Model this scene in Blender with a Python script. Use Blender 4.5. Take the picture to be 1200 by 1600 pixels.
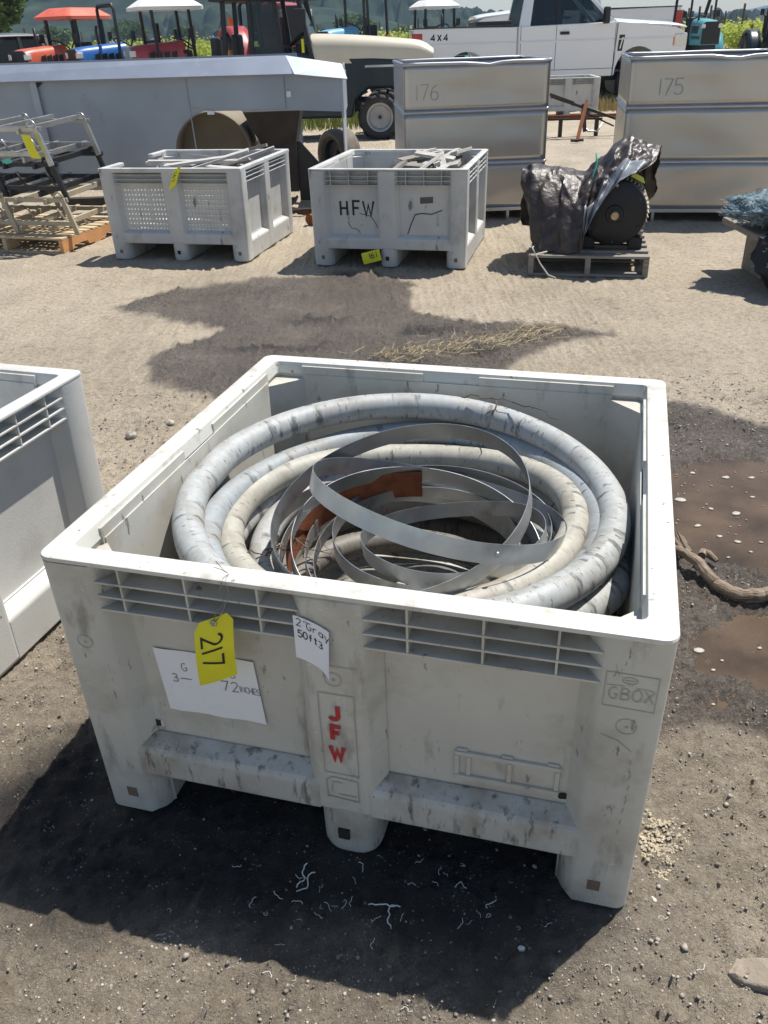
import bpy, math, random
import numpy as np
from mathutils import Vector, Matrix, noise as mnoise
R_ = math.radians
for o in list(bpy.data.objects): bpy.data.objects.remove(o)
S = bpy.context.scene
COL = S.collection
# ------------------------------------------------------------------ camera
cd = bpy.data.cameras.new('camera'); co = bpy.data.objects.new('camera', cd); COL.objects.link(co); S.camera = co
cd.sensor_fit = 'VERTICAL'; cd.sensor_height = 24.0; cd.lens = 24.0*1314.37/1600.0
cd.clip_start = 0.05; cd.clip_end = 20000
P_, RO = R_(29.6916), R_(-2.0043)
_rt = Vector((1,0,0)); _up = Vector((0,math.sin(P_),math.cos(P_))); _fw = Vector((0,math.cos(P_),-math.sin(P_)))
_R = math.cos(RO)*_rt+math.sin(RO)*_up; _U = -math.sin(RO)*_rt+math.cos(RO)*_up
co.matrix_world = Matrix(((_R.x,_U.x,-_fw.x,0),(_R.y,_U.y,-_fw.y,0),(_R.z,_U.z,-_fw.z,1.6079),(0,0,0,1)))
# ------------------------------------------------------------------ light
SUNV = Vector((0.285,0.205,0.725)).normalized()      # towards the sun
W = bpy.data.worlds.new('World'); S.world = W; W.use_nodes = True
nt = W.node_tree; nt.nodes.clear()
sk = nt.nodes.new('ShaderNodeTexSky'); sk.sky_type = 'NISHITA'; sk.sun_disc = False
sk.sun_elevation = math.asin(SUNV.z); sk.sun_rotation = math.atan2(SUNV.x, SUNV.y)
sk.air_density = 1.15; sk.dust_density = 0.35; sk.ozone_density = 2.2
bg = nt.nodes.new('ShaderNodeBackground'); bg.inputs['Strength'].default_value = 0.082
wo = nt.nodes.new('ShaderNodeOutputWorld')
# thin streaky cloud over the whole sky
tc = nt.nodes.new('ShaderNodeTexCoord'); mp = nt.nodes.new('ShaderNodeMapping'); mp.inputs['Scale'].default_value = (3,3,14)
nz = nt.nodes.new('ShaderNodeTexNoise'); nz.inputs['Scale'].default_value = 1.6; nz.inputs['Detail'].default_value = 6
rp = nt.nodes.new('ShaderNodeValToRGB'); rp.color_ramp.elements[0].position = .42; rp.color_ramp.elements[1].position = .75
mx = nt.nodes.new('ShaderNodeMix'); mx.data_type = 'RGBA'; mx.inputs['B'].default_value = (8.5,8.6,8.8,1)
ml = nt.nodes.new('ShaderNodeMath'); ml.operation = 'MULTIPLY'; ml.inputs[1].default_value = .2
L = nt.links.new
L(tc.outputs['Generated'], mp.inputs['Vector']); L(mp.outputs[0], nz.inputs['Vector']); L(nz.outputs['Fac'], rp.inputs[0])
L(rp.outputs[0], ml.inputs[0]); L(ml.outputs[0], mx.inputs['Factor']); L(sk.outputs[0], mx.inputs['A']); L(mx.outputs['Result'], bg.inputs[0]); L(bg.outputs[0], wo.inputs[0])
sd = bpy.data.lights.new('sun','SUN'); so = bpy.data.objects.new('sun', sd); COL.objects.link(so)
sd.energy = 5.0; sd.angle = R_(0.53); sd.color = (1,.955,.88); so.location = (5,4,12)
so.rotation_euler = SUNV.to_track_quat('Z','Y').to_euler()
S.view_settings.view_transform = 'Standard'; S.view_settings.look = 'None'; S.view_settings.exposure = 0.38; S.view_settings.gamma = 1
# ------------------------------------------------------------------ materials
def ramp(N, lo, hi):
    r = N.new('ShaderNodeValToRGB'); r.color_ramp.elements[0].position = lo; r.color_ramp.elements[1].position = hi; return r
def mat(name, col, rough=.6, metal=0., var=.12, vs=7., stain=None, bump=0., bs=60., bdist=.01, stretch=(1,1,1), rvar=.0, spec=.5, coat=0., coord='Object', bdet=6):
    """base colour with soft tonal variation, optional stains ((colour, threshold, scale, stretch) list), roughness variation and bump"""
    m = bpy.data.materials.new(name); m.use_nodes = True; T = m.node_tree; N = T.nodes; k = T.links.new
    b = N['Principled BSDF']; b.inputs['Roughness'].default_value = rough; b.inputs['Metallic'].default_value = metal
    b.inputs['Specular IOR Level'].default_value = spec; b.inputs['Coat Weight'].default_value = coat
    tcn = N.new('ShaderNodeTexCoord'); mpn = N.new('ShaderNodeMapping'); mpn.inputs['Scale'].default_value = stretch
    k(tcn.outputs[coord], mpn.inputs[0])
    n = N.new('ShaderNodeTexNoise'); n.inputs['Scale'].default_value = vs; n.inputs['Detail'].default_value = 5; k(mpn.outputs[0], n.inputs['Vector'])
    r = ramp(N,.3,.7); k(n.outputs['Fac'], r.inputs[0])
    x = N.new('ShaderNodeMix'); x.data_type = 'RGBA'
    x.inputs['A'].default_value = (*[c*(1-var) for c in col],1); x.inputs['B'].default_value = (*[min(1,c*(1+var)) for c in col],1)
    k(r.outputs[0], x.inputs['Factor']); out = x.outputs['Result']
    for i, st in enumerate(stain or []):
        c2, th, sc = st[:3]; stv = st[3] if len(st) > 3 else (1,1,1); soft = st[4] if len(st) > 4 else .08; mxv = st[5] if len(st) > 5 else .85
        mp2 = N.new('ShaderNodeMapping'); mp2.inputs['Scale'].default_value = stv; mp2.inputs['Location'].default_value = (3.1*i+1,1.7*i,5.3*i); k(tcn.outputs[coord], mp2.inputs[0])
        n2 = N.new('ShaderNodeTexNoise'); n2.inputs['Scale'].default_value = sc; n2.inputs['Detail'].default_value = 7; n2.inputs['Roughness'].default_value = .62; k(mp2.outputs[0], n2.inputs['Vector'])
        r2 = ramp(N, th, th+soft); r2.color_ramp.elements[1].color = (mxv,mxv,mxv,1); k(n2.outputs['Fac'], r2.inputs[0])
        y = N.new('ShaderNodeMix'); y.data_type = 'RGBA'; y.inputs['B'].default_value = (*c2,1); k(out, y.inputs['A']); k(r2.outputs[0], y.inputs['Factor']); out = y.outputs['Result']
    k(out, b.inputs['Base Color'])
    if rvar:
        n3 = N.new('ShaderNodeTexNoise'); n3.inputs['Scale'].default_value = vs*2.3; n3.inputs['Detail'].default_value = bdet; k(mpn.outputs[0], n3.inputs['Vector'])
        mr = N.new('ShaderNodeMapRange'); mr.inputs[1].default_value = .3; mr.inputs[2].default_value = .7; mr.inputs[3].default_value = max(.03,rough-rvar); mr.inputs[4].default_value = min(1,rough+rvar)
        k(n3.outputs['Fac'], mr.inputs[0]); k(mr.outputs[0], b.inputs['Roughness'])
    if bump:
        n4 = N.new('ShaderNodeTexNoise'); n4.inputs['Scale'].default_value = bs; n4.inputs['Detail'].default_value = bdet; k(mpn.outputs[0], n4.inputs['Vector'])
        bp = N.new('ShaderNodeBump'); bp.inputs['Strength'].default_value = bump; bp.inputs['Distance'].default_value = bdist; k(n4.outputs['Fac'], bp.inputs['Height']); k(bp.outputs[0], b.inputs['Normal'])
    return m
M = {}
M['bin'] = mat('bin_plastic', (.54,.525,.47), .46, var=.06, vs=4, bump=.15, bs=160, bdist=.002,
    stain=[((.29,.25,.19),.50,5,(1,1,1.3),.22,.55), ((.13,.115,.09),.60,9,(1.6,1.6,.5),.12,.55), ((.08,.07,.06),.64,26,(1.5,1.5,.5),.05,.7), ((.70,.69,.65),.66,46,(1,1,3),.03,.6)])
M['rim'] = mat('rim_plastic', (.60,.59,.54), .5, var=.05, vs=6, bump=.15, bs=180, bdist=.002,
    stain=[((.34,.30,.24),.56,12,(1,1,1),.12,.6), ((.12,.10,.08),.63,38,(1,1,1),.05,.75)])
M['beam'] = mat('scuffed_plastic', (.50,.49,.45), .55, var=.08, vs=6, bump=.2, bs=160, bdist=.003,
    stain=[((.28,.24,.18),.47,8,(1,1,.6),.18,.75), ((.10,.085,.07),.56,22,(2.,2.,.5),.10,.75), ((.05,.045,.04),.64,60,(2,2,.6),.05,.8)])
M['oldbin'] = mat('weathered_plastic', (.50,.50,.485), .6, var=.1, vs=4, bump=.25, bs=120, bdist=.004,
    stain=[((.27,.26,.235),.53,4,(1,1,.8),.22,.65), ((.08,.075,.07),.62,11,(1.3,1.3,.45),.08,.8)])
M['leftbin'] = mat('grubby_plastic', (.58,.575,.545), .55, var=.08, vs=4, bump=.2, bs=140, bdist=.003,
    stain=[((.30,.28,.24),.54,4,(1,1,.8),.25,.6), ((.25,.15,.07),.66,9,(1,1,.4),.08,.6), ((.05,.05,.045),.70,22,(1,1,1),.03,.8)])
M['dark'] = mat('hole_shade', (.02,.018,.016), .9)  # near-black colour standing in for the shade inside holes
M['plug'] = mat('brown_plug', (.16,.12,.09), .8, bump=.3)
M['line'] = mat('mark_line', (.37,.36,.325), .8)  # flat lines a little darker than the bin plastic
M['crack'] = mat('dark_crack', (.10,.095,.085), .9)
M['red'] = mat('red_stencil', (.45,.03,.035), .55, var=.15, vs=40)
M['black_ink'] = mat('black_ink', (.02,.02,.02), .7, var=.3, vs=50)
M['pencil'] = mat('pencil', (.20,.20,.21), .8)
M['marker'] = mat('faded_marker', (.29,.29,.30), .6)
M['paper'] = mat('white_paper', (.82,.82,.84), .8, var=.02, vs=12, bump=.1, bs=20)
M['tag'] = mat('yellow_tag', (.72,.68,.02), .5, var=.06, vs=15, bump=.12, bs=25, bdist=.004)
M['metalring'] = mat('eyelet', (.5,.5,.5), .35, 1.)
M['wire'] = mat('thin_wire', (.30,.29,.27), .45, .9)
M['galv'] = mat('galvanised_band', (.44,.455,.465), .38, .88, var=.14, vs=9, rvar=.12, bump=.06, bs=90, bdist=.002, stain=[((.22,.22,.21),.58,20,(1,1,1),.15,.6),((.62,.62,.60),.66,45,(1,1,1),.05,.6)])
M['rust'] = mat('rusty_band', (.22,.065,.022), .85, var=.3, vs=30, bump=.4, bs=150, bdist=.002)
M['pink'] = mat('pink_spray', (.50,.10,.20), .5, var=.3, vs=40)
M['twig'] = mat('dry_twig', (.11,.075,.05), .9, var=.3, vs=40, bump=.4, bs=120)
M['steel'] = mat('stainless_sheet', (.47,.455,.435), .36, .85, var=.05, vs=1.2, rvar=.03, bump=.10, bs=2.0, bdist=.08, bdet=1, stain=[((.36,.34,.31),.55,2,(1,1,1),.3,.4)])
M['steelrib'] = mat('stainless_rib', (.46,.47,.50), .4, .85, var=.08, vs=5, bump=.05, bs=12)
M['trough'] = mat('grey_trough_steel', (.33,.375,.44), .5, .45, var=.10, vs=1.6, bump=.06, bs=6, bdist=.02, stain=[((.20,.20,.20),.60,3,(1,1,.7),.2,.5),((.10,.09,.08),.71,14,(1,1,1),.03,.7)])
M['flange'] = mat('trough_lip_steel', (.35,.385,.46), .42, .5, var=.10, vs=3, bump=.05, bs=10, stain=[((.52,.53,.55),.60,9,(1,1,1),.15,.4)])
M['tan'] = mat('dusty_tan_steel', (.21,.175,.125), .75, var=.15, vs=4, bump=.1, bs=40)
M['brown'] = mat('dark_brown_steel', (.045,.035,.028), .7, .2, var=.3, vs=6, bump=.2, bs=50)
M['black'] = mat('black_steel', (.022,.023,.026), .45, .2, var=.25, vs=10, bump=.1, bs=60)
M['rubber'] = mat('tyre_rubber', (.035,.034,.033), .85, var=.2, vs=10, bump=.3, bs=80, stain=[((.16,.13,.10),.56,7,(1,1,1),.2,.6)])
M['dustrub'] = mat('dusty_rubber', (.17,.145,.115), .9, var=.2, vs=12, bump=.3, bs=80)
M['rim_grey'] = mat('grey_wheel_rim', (.36,.365,.375), .55, .3, var=.12, vs=9)
M['wood'] = mat('pallet_wood', (.52,.40,.245), .8, var=.18, vs=9, stretch=(1,6,6), bump=.3, bs=40, bdist=.004, stain=[((.28,.21,.14),.58,6,(1,6,6),.15,.6)])
M['oldwood'] = mat('weathered_wood', (.25,.225,.195), .85, var=.2, vs=9, stretch=(1,6,6), bump=.35, bs=40, bdist=.004, stain=[((.14,.12,.10),.57,6,(1,5,5),.15,.7)])
M['greywood'] = mat('silvered_wood', (.46,.44,.41), .85, var=.2, vs=10, stretch=(1,7,7), bump=.3, bs=40, bdist=.004, stain=[((.17,.155,.14),.60,7,(1,5,5),.12,.7)])
M['orangewood'] = mat('orange_painted_wood', (.60,.30,.13), .75, var=.12, vs=8, bump=.2, bs=40)
M['silver'] = mat('silver_tube', (.42,.42,.41), .35, .8, var=.12, vs=10, rvar=.1)
M['tanpaint'] = mat('cream_tube', (.42,.36,.26), .6, var=.1, vs=10)
M['teal'] = mat('teal_sticker', (.10,.55,.48), .5)
M['purple'] = mat('purple_mark', (.18,.07,.30), .6)
M['tarp'] = mat('dark_tarp', (.048,.036,.031), .42, var=.3, vs=6, rvar=.1, bump=.5, bs=30, bdist=.015, stain=[((.13,.11,.10),.60,7,(1,1,1),.15,.6)])
M['tarp2'] = mat('silver_tarp', (.22,.24,.27), .42, .1, var=.2, vs=6, bump=.3, bs=20, bdist=.015)
M['motor'] = mat('black_motor', (.010,.011,.014), .5, .1, var=.2, vs=12, bump=.1, bs=60)
M['fin'] = mat('dusty_fin', (.42,.37,.28), .7, .1, var=.15, vs=20)
M['brass'] = mat('worn_shaft', (.45,.33,.22), .5, .7, var=.3, vs=30)
M['green_cord'] = mat('green_cord', (.06,.45,.33), .6)
M['rope'] = mat('white_rope', (.6,.57,.5), .8)
M['net'] = mat('blue_net', (.10,.165,.20), .7, var=.4, vs=14, bump=.5, bs=60, bdist=.01, stain=[((.32,.36,.36),.55,18,(1,1,1),.12,.7)])
M['netthread'] = mat('net_thread', (.24,.29,.31), .7, var=.25, vs=30)
M['netblack'] = mat('black_net', (.02,.021,.022), .8, var=.3, vs=14, bump=.5, bs=60)
M['white'] = mat('white_car_paint', (.86,.87,.89), .25, var=.015, vs=2, coat=.6)
M['greycar'] = mat('grey_car_paint', (.30,.29,.27), .3, .5, var=.04, vs=2, coat=.5)
M['carblack'] = mat('black_trim', (.018,.018,.02), .5, var=.1)
M['chrome'] = mat('bright_trim', (.75,.75,.76), .18, 1., var=.03)
M['tail'] = mat('red_lens', (.50,.012,.02), .2, var=.1, vs=20, coat=.6)
M['lens'] = mat('clear_lens', (.72,.72,.70), .12, .2, var=.1, vs=20, coat=.6)
M['amber'] = mat('amber_lens', (.75,.25,.05), .25)
M['orange'] = mat('orange_tractor_paint', (.55,.10,.040), .38, var=.15, vs=4, bump=.05, bs=30, stain=[((.30,.25,.20),.52,3.5,(1,1,1),.25,.45),((.08,.07,.06),.64,12,(1,1,1),.08,.6)], coat=.2)
M['canopyred'] = mat('red_orange_canopy', (.66,.13,.075), .5, var=.15, vs=4, bump=.05, bs=30, stain=[((.30,.25,.20),.52,3.5,(1,1,1),.25,.45),((.08,.07,.06),.64,12,(1,1,1),.08,.6)])
M['blue'] = mat('blue_tractor_paint', (.02,.13,.42), .36, var=.15, vs=4, bump=.05, bs=30, stain=[((.30,.25,.20),.52,3.5,(1,1,1),.25,.45),((.08,.07,.06),.64,12,(1,1,1),.08,.6)], coat=.2)
M['lightblue'] = mat('light_blue_paint', (.16,.42,.62), .4, var=.06, vs=4)
M['tractorred'] = mat('red_tractor_paint', (.40,.05,.055), .38, var=.15, vs=4, bump=.05, bs=30, stain=[((.30,.25,.20),.52,3.5,(1,1,1),.25,.45),((.08,.07,.06),.64,12,(1,1,1),.08,.6)], coat=.2)
M['whitepaint'] = mat('white_canopy_paint', (.75,.74,.70), .5, var=.05, vs=4)
M['cream'] = mat('cream_hood_paint', (.62,.565,.45), .4, var=.04, vs=3, coat=.2)
M['navy'] = mat('dark_green_paint', (.010,.024,.032), .35, var=.1, vs=3, coat=.2)
M['tealpaint'] = mat('teal_paint', (.10,.33,.38), .4, var=.06, vs=4)
M['seat'] = mat('seat_vinyl', (.03,.03,.032), .6)
M['bark'] = mat('grey_branch_bark', (.27,.21,.15), .95, var=.35, vs=1, stretch=(9,9,1), bump=1., bs=3, bdist=.006, coord='UV', stain=[((.07,.05,.035),.52,1,(7,16,1),.07,.85),((.42,.36,.28),.58,1,(12,10,1),.12,.6)])
M['trunk'] = mat('tree_bark', (.10,.08,.06), .95, var=.3, vs=9, bump=.5, bs=30)
M['straw'] = mat('straw', (.56,.43,.21), .8, var=.25, vs=30)
M['grass'] = mat('green_grass', (.19,.24,.055), .8, var=.35, vs=3)
M['drygrass'] = mat('dry_grass', (.42,.33,.15), .85, var=.25, vs=4)
M['stone'] = mat('pebble', (.34,.305,.26), .9, var=.6, vs=45, bump=.2, bs=60)
M['shaving'] = mat('white_shaving', (.72,.70,.66), .6, var=.1, vs=20)
M['foam'] = mat('foam_scum', (.42,.38,.33), .6, var=.12, vs=40, bump=.3, bs=120, bdist=.002)
M['post'] = mat('vineyard_post', (.10,.085,.07), .85, var=.3, vs=8)
M['skin'] = mat('skin', (.42,.26,.19), .6); M['shirt'] = mat('dark_shirt', (.03,.035,.05), .8); M['hair'] = mat('dark_hair', (.02,.016,.012), .7)
def leafmat(name, col, tr=.35, var=.4, vs=2.):
    m = mat(name, col, .6, var=var, vs=vs, spec=.3); T = m.node_tree; b = T.nodes['Principled BSDF']; t = T.nodes.new('ShaderNodeBsdfTranslucent'); x = T.nodes.new('ShaderNodeMixShader')
    x.inputs[0].default_value = tr; o = T.nodes['Material Output']; T.links.new(b.inputs['Base Color'].links[0].from_socket, t.inputs['Color'])
    T.links.new(b.outputs[0], x.inputs[1]); T.links.new(t.outputs[0], x.inputs[2]); T.links.new(x.outputs[0], o.inputs[0]); return m
M['vine'] = leafmat('vine_leaf', (.38,.44,.09), .55, .35, .8)
M['leaf'] = leafmat('tree_leaf', (.075,.125,.030), .3, .45, .9)
M['straw'] = leafmat('straw_stalk', (.60,.50,.32), .25, .25, 30)
def glass(name, col, tint=.4, rough=.03):
    m = bpy.data.materials.new(name); m.use_nodes = True; T = m.node_tree; N = T.nodes; b = N['Principled BSDF']
    b.inputs['Base Color'].default_value = (*col,1); b.inputs['Roughness'].default_value = rough; b.inputs['Specular IOR Level'].default_value = .6
    t = N.new('ShaderNodeBsdfTransparent'); t.inputs[0].default_value = (.75,.82,.85,1); x = N.new('ShaderNodeMixShader'); x.inputs[0].default_value = tint
    T.links.new(b.outputs[0], x.inputs[2]); T.links.new(t.outputs[0], x.inputs[1]); T.links.new(x.outputs[0], N['Material Output'].inputs[0]); return m
M['glass'] = glass('tinted_glass', (.02,.03,.035), .72); M['clearglass'] = glass('clear_glass', (.04,.06,.07), .35)
def hosemat(name, col, scuff=(.03,.03,.032), tan=(.40,.30,.16), wear=.0):
    m = mat(name, col, .55, var=.10, vs=5, bump=.15, bs=60, bdist=.003, coord='UV', stretch=(14,2.2,1),
        stain=[((.24,.215,.175),.47,1,(9,1.6,1),.25,.75),(scuff,.61-wear,1,(34,2.2,1),.08,.68),(scuff,.63-wear,1,(95,8,1),.06,.65),(tan,.60,1,(7,2,1),.10,.6)])
    return m
M['hoseA'] = hosemat('pale_grey_hose', (.385,.40,.395), wear=.028); M['hoseB'] = hosemat('grey_hose', (.31,.335,.35), wear=.02)
M['hoseC'] = hosemat('beige_hose', (.40,.385,.33), wear=.015); M['hoseD'] = hosemat('worn_white_hose', (.38,.38,.37), wear=.03); M['hoseE'] = hosemat('dusty_hose', (.16,.145,.125), wear=.04)
# ------------------------------------------------------------------ geometry helpers
rnd = random.Random(7)
class G:
    def __init__(s): s.v = []; s.f = []; s.uv = None
    def add(s, vs, fs):
        n = len(s.v); s.v += [tuple(p) for p in vs]; s.f += [tuple(i+n for i in f) for f in fs]; return s
    def box(s, x0,x1,y0,y1,z0,z1, X=None):
        vs = [(x,y,z) for z in (z0,z1) for x,y in ((x0,y0),(x1,y0),(x1,y1),(x0,y1))]
        if X: vs = [X(*p) for p in vs]
        return s.add(vs, [(3,2,1,0),(4,5,6,7),(0,1,5,4),(1,2,6,5),(2,3,7,6),(3,0,4,7)])
    def bar(s, p, q, w, h, up=(0,0,1)):
        p, q = Vector(p), Vector(q); d = (q-p).normalized(); u = Vector(up)
        if abs(d.dot(u)) > .98: u = Vector((0,1,0))
        a = d.cross(u).normalized()*w/2; b = a.cross(d).normalized()*h/2
        vs = [c+i*a+j*b for c in (p,q) for i,j in ((-1,-1),(1,-1),(1,1),(-1,1))]
        return s.add(vs, [(0,1,2,3),(7,6,5,4),(0,4,5,1),(1,5,6,2),(2,6,7,3),(3,7,4,0)])
    def tube(s, path, r, seg=8, closed=False, uv=False, rad=None):
        P = [Vector(p) for p in path]; n = len(P); base = len(s.v); T = []
        for i in range(n):
            a = P[(i-1)%n] if (closed or i > 0) else P[i]; b = P[(i+1)%n] if (closed or i < n-1) else P[i]; T.append((b-a).normalized())
        u = Vector((0,0,1)) if abs(T[0].z) < .9 else Vector((1,0,0)); u = (u-T[0]*u.dot(T[0])).normalized(); rings = []; acc = 0; U = []
        for i in range(n):
            u = (u-T[i]*u.dot(T[i])).normalized(); w = T[i].cross(u); rr = rad[i] if rad else r
            rings.append([P[i]+rr*(math.cos(2*math.pi*k/seg)*u+math.sin(2*math.pi*k/seg)*w) for k in range(seg)])
            U.append(acc); acc += (P[(i+1)%n]-P[i]).length
        for rg in rings: s.v += [tuple(p) for p in rg]
        if uv and s.uv is None: s.uv = {}
        for i in range(n if closed else n-1):
            j = (i+1)%n
            for k in range(seg):
                l = (k+1)%seg
                if uv: s.uv[len(s.f)] = [(U[i],k/seg),(U[i]+(P[j]-P[i]).length,k/seg),(U[i]+(P[j]-P[i]).length,(k+1)/seg),(U[i],(k+1)/seg)]
                s.f.append((base+i*seg+k, base+j*seg+k, base+j*seg+l, base+i*seg+l))
        if not closed:
            s.f.append(tuple(base+k for k in range(seg))[::-1]); s.f.append(tuple(base+(n-1)*seg+k for k in range(seg)))
        return s
    def lathe(s, prof, seg=24, X=None):
        # profile of (r,h) about local z
        n = len(prof); vs = []
        for k in range(seg):
            a = 2*math.pi*k/seg
            for r,h in prof: vs.append((r*math.cos(a), r*math.sin(a), h))
        if X: vs = [X(*p) for p in vs]
        fs = [(k*n+i, ((k+1)%seg)*n+i, ((k+1)%seg)*n+i+1, k*n+i+1) for k in range(seg) for i in range(n-1)]
        return s.add(vs, fs)
    def prism(s, poly, lo, hi, X):
        # polygon (a,b) extruded along c from lo to hi; X maps (a,b,c) to xyz
        n = len(poly); vs = [X(a,b,lo) for a,b in poly]+[X(a,b,hi) for a,b in poly]
        return s.add(vs, [tuple(range(n))[::-1], tuple(range(n,2*n))]+[(i,(i+1)%n,n+(i+1)%n,n+i) for i in range(n)])
    def loft(s, loops, cap0=True, cap1=True):
        n = len(loops[0]); vs = [p for l in loops for p in l]; fs = []
        for i in range(len(loops)-1):
            for k in range(n): l = (k+1)%n; fs.append((i*n+k, i*n+l, (i+1)*n+l, (i+1)*n+k))
        if cap0: fs.append(tuple(range(n))[::-1])
        if cap1: fs.append(tuple((len(loops)-1)*n+k for k in range(n)))
        return s.add(vs, fs)
    def grid(s, fn, nu, nv):
        vs = [fn(i/nu, j/nv) for i in range(nu+1) for j in range(nv+1)]
        return s.add(vs, [(i*(nv+1)+j, (i+1)*(nv+1)+j, (i+1)*(nv+1)+j+1, i*(nv+1)+j+1) for i in range(nu) for j in range(nv)])
    def build(s, name, m, parent=None, smooth=False, bevel=0., bseg=2, solid=0., fn=None, fix=True):
        me = bpy.data.meshes.new(name); vs = [fn(*p) for p in s.v] if fn else s.v
        me.from_pydata(vs, [], s.f)
        if s.uv:
            ul = me.uv_layers.new(name='UVMap')
            for p in me.polygons:
                q = s.uv.get(p.index)
                if q:
                    for li, c in zip(p.loop_indices, q): ul.data[li].uv = c
        elif fix:
            import bmesh
            bm = bmesh.new(); bm.from_mesh(me); bmesh.ops.recalc_face_normals(bm, faces=bm.faces); bm.to_mesh(me); bm.free()
        if smooth:
            me.polygons.foreach_set('use_smooth', [True]*len(me.polygons))
            if smooth is not True:
                try: me.set_sharp_from_angle(angle=R_(smooth))
                except Exception: pass
        me.materials.append(M[m] if isinstance(m,str) else m)
        o = bpy.data.objects.new(name, me); COL.objects.link(o)
        if parent: o.parent = parent
        if bevel:
            b = o.modifiers.new('bevel','BEVEL'); b.width = bevel; b.segments = bseg; b.limit_method = 'ANGLE'; b.angle_limit = R_(35)
        if solid:
            b = o.modifiers.new('solid','SOLIDIFY'); b.thickness = solid; b.offset = 0
        return o
def tag(o, label=None, cat=None, group=None, kind=None):
    if label: o['label'] = label
    if cat: o['category'] = cat
    if group: o['group'] = group
    if kind: o['kind'] = kind
    return o
def root(name, label, cat, loc=(0,0,0), rz=0, group=None):
    o = bpy.data.objects.new(name, None); COL.objects.link(o); o.location = loc; o.rotation_euler = (0,0,rz); o.empty_display_size = .1
    return tag(o, label, cat, group)
def copy_tree(o, parent=None):
    c = o.copy(); COL.objects.link(c); c.parent = parent
    for ch in [x for x in bpy.data.objects if x.parent == o]: copy_tree(ch, c)
    return c
def rrect(x0,x1,y0,y1,r,n=5):
    pts = []
    for cx,cy,a0 in ((x1-r,y0+r,-90),(x1-r,y1-r,0),(x0+r,y1-r,90),(x0+r,y0+r,180)):
        for k in range(n+1): a = R_(a0+90*k/n); pts.append((cx+r*math.cos(a), cy+r*math.sin(a)))
    return pts
def fbm(x,y,z=0.,o=4): return mnoise.fractal(Vector((x,y,z)),1.0,2.0,o)
# stroke lettering: polylines in a box .6 wide and 1 high
def arc(cx,cy,rx,ry,a0,a1,n=8): return [(cx+rx*math.cos(R_(a0+(a1-a0)*k/n)), cy+ry*math.sin(R_(a0+(a1-a0)*k/n))) for k in range(n+1)]
GL = {'1':[[(.3,1),(.3,0)]], '2':[arc(.3,.74,.26,.26,160,-30)+[(.04,0),(.6,.02)]], '3':[arc(.28,.75,.26,.24,150,-90)+arc(.28,.26,.3,.26,90,-150)],
 '4':[[(.45,0),(.45,1),(0,.32),(.62,.32)]], '5':[[(.56,1),(.08,1),(.05,.58)]+arc(.27,.32,.3,.31,120,-150)], '6':[[(.5,.98)]+arc(.55,.35,.5,.6,130,180,4)+arc(.31,.27,.27,.27,180,540,12)],
 '7':[[(.02,1),(.6,1),(.22,0)]], '0':[arc(.3,.5,.28,.5,90,450,14)],
 'J':[[(.5,1),(.5,.3)]+arc(.27,.27,.23,.25,0,-165,7)], 'F':[[(.08,0),(.08,1),(.6,1)],[(.08,.52),(.5,.52)]], 'W':[[(-.1,1),(.12,0),(.3,.75),(.48,0),(.7,1)]],
 'H':[[(.05,0),(.05,1)],[(.55,0),(.55,1)],[(.05,.5),(.55,.5)]], 'G':[arc(.33,.5,.3,.5,55,310,12)+[(.58,.42),(.34,.42)]], 'r':[[(.1,.6),(.1,0)],arc(.35,.35,.25,.25,180,60,4)],
 'a':[arc(.3,.28,.25,.28,20,380,10),[(.55,.58),(.57,0)]], 'y':[[(.05,.55),(.3,0)],[(.58,.55),(.2,-.35)]], 'E':[[(.58,1),(.06,1),(.06,0),(.58,0)],[(.06,.5),(.5,.5)]],
 'S':[arc(.31,.75,.25,.25,40,250,8)+arc(.3,.26,.28,.26,80,-150,8)], 'I':[[(.3,1),(.3,0)]], 'N':[[(.05,0),(.05,1),(.55,0),(.55,1)]], 'C':[arc(.35,.5,.32,.5,50,310,12)],
 'X':[[(.02,0),(.6,1)],[(.02,1),(.6,0)]], 'O':[arc(.32,.5,.31,.5,90,450,14)], 'B':[[(.06,0),(.06,1)]+arc(.25,.76,.3,.24,90,-90,6)+[(.06,.52)]+arc(.28,.26,.32,.26,90,-90,6)+[(.06,0)]],
 '-':[[(0,.5),(1.2,.45)]], '"':[[(.15,1),(.15,.75)],[(.4,1),(.4,.75)]], 't':[[(.3,.9),(.3,0),(.45,0)],[(.08,.6),(.52,.6)]], 'f':[[(.5,.9),(.3,.9),(.3,0)],[(.1,.55),(.5,.55)]], ' ':[], 'h':[[(.08,1),(.08,0)],arc(.3,.3,.22,.3,180,0,6)+[(.52,0)]], 'o':[arc(.3,.28,.25,.28,0,360,10)], 's':[arc(.3,.42,.2,.16,40,250,6)+arc(.3,.14,.22,.15,80,-150,6)]}
def ribbon(g, pts, w, X):
    P = [Vector(p) for p in pts]; n = len(P); Lp = []; Rp = []
    for i in range(n):
        a = (P[i]-P[i-1]).normalized() if i else None; b = (P[i+1]-P[i]).normalized() if i < n-1 else None
        if a is None: t = b; k = 1
        elif b is None: t = a; k = 1
        else:
            t = (a+b); t = t.normalized() if t.length > 1e-4 else a; k = 1/max(.45, t.dot(a))
        nn = Vector((-t.y,t.x))*w/2*k; Lp.append(P[i]+nn); Rp.append(P[i]-nn)
    base = len(g.v); g.v += [tuple(X(p.x,p.y)) for p in Lp]+[tuple(X(p.x,p.y)) for p in Rp]
    for i in range(n-1): g.f.append((base+i, base+n+i, base+n+i+1, base+i+1))
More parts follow.
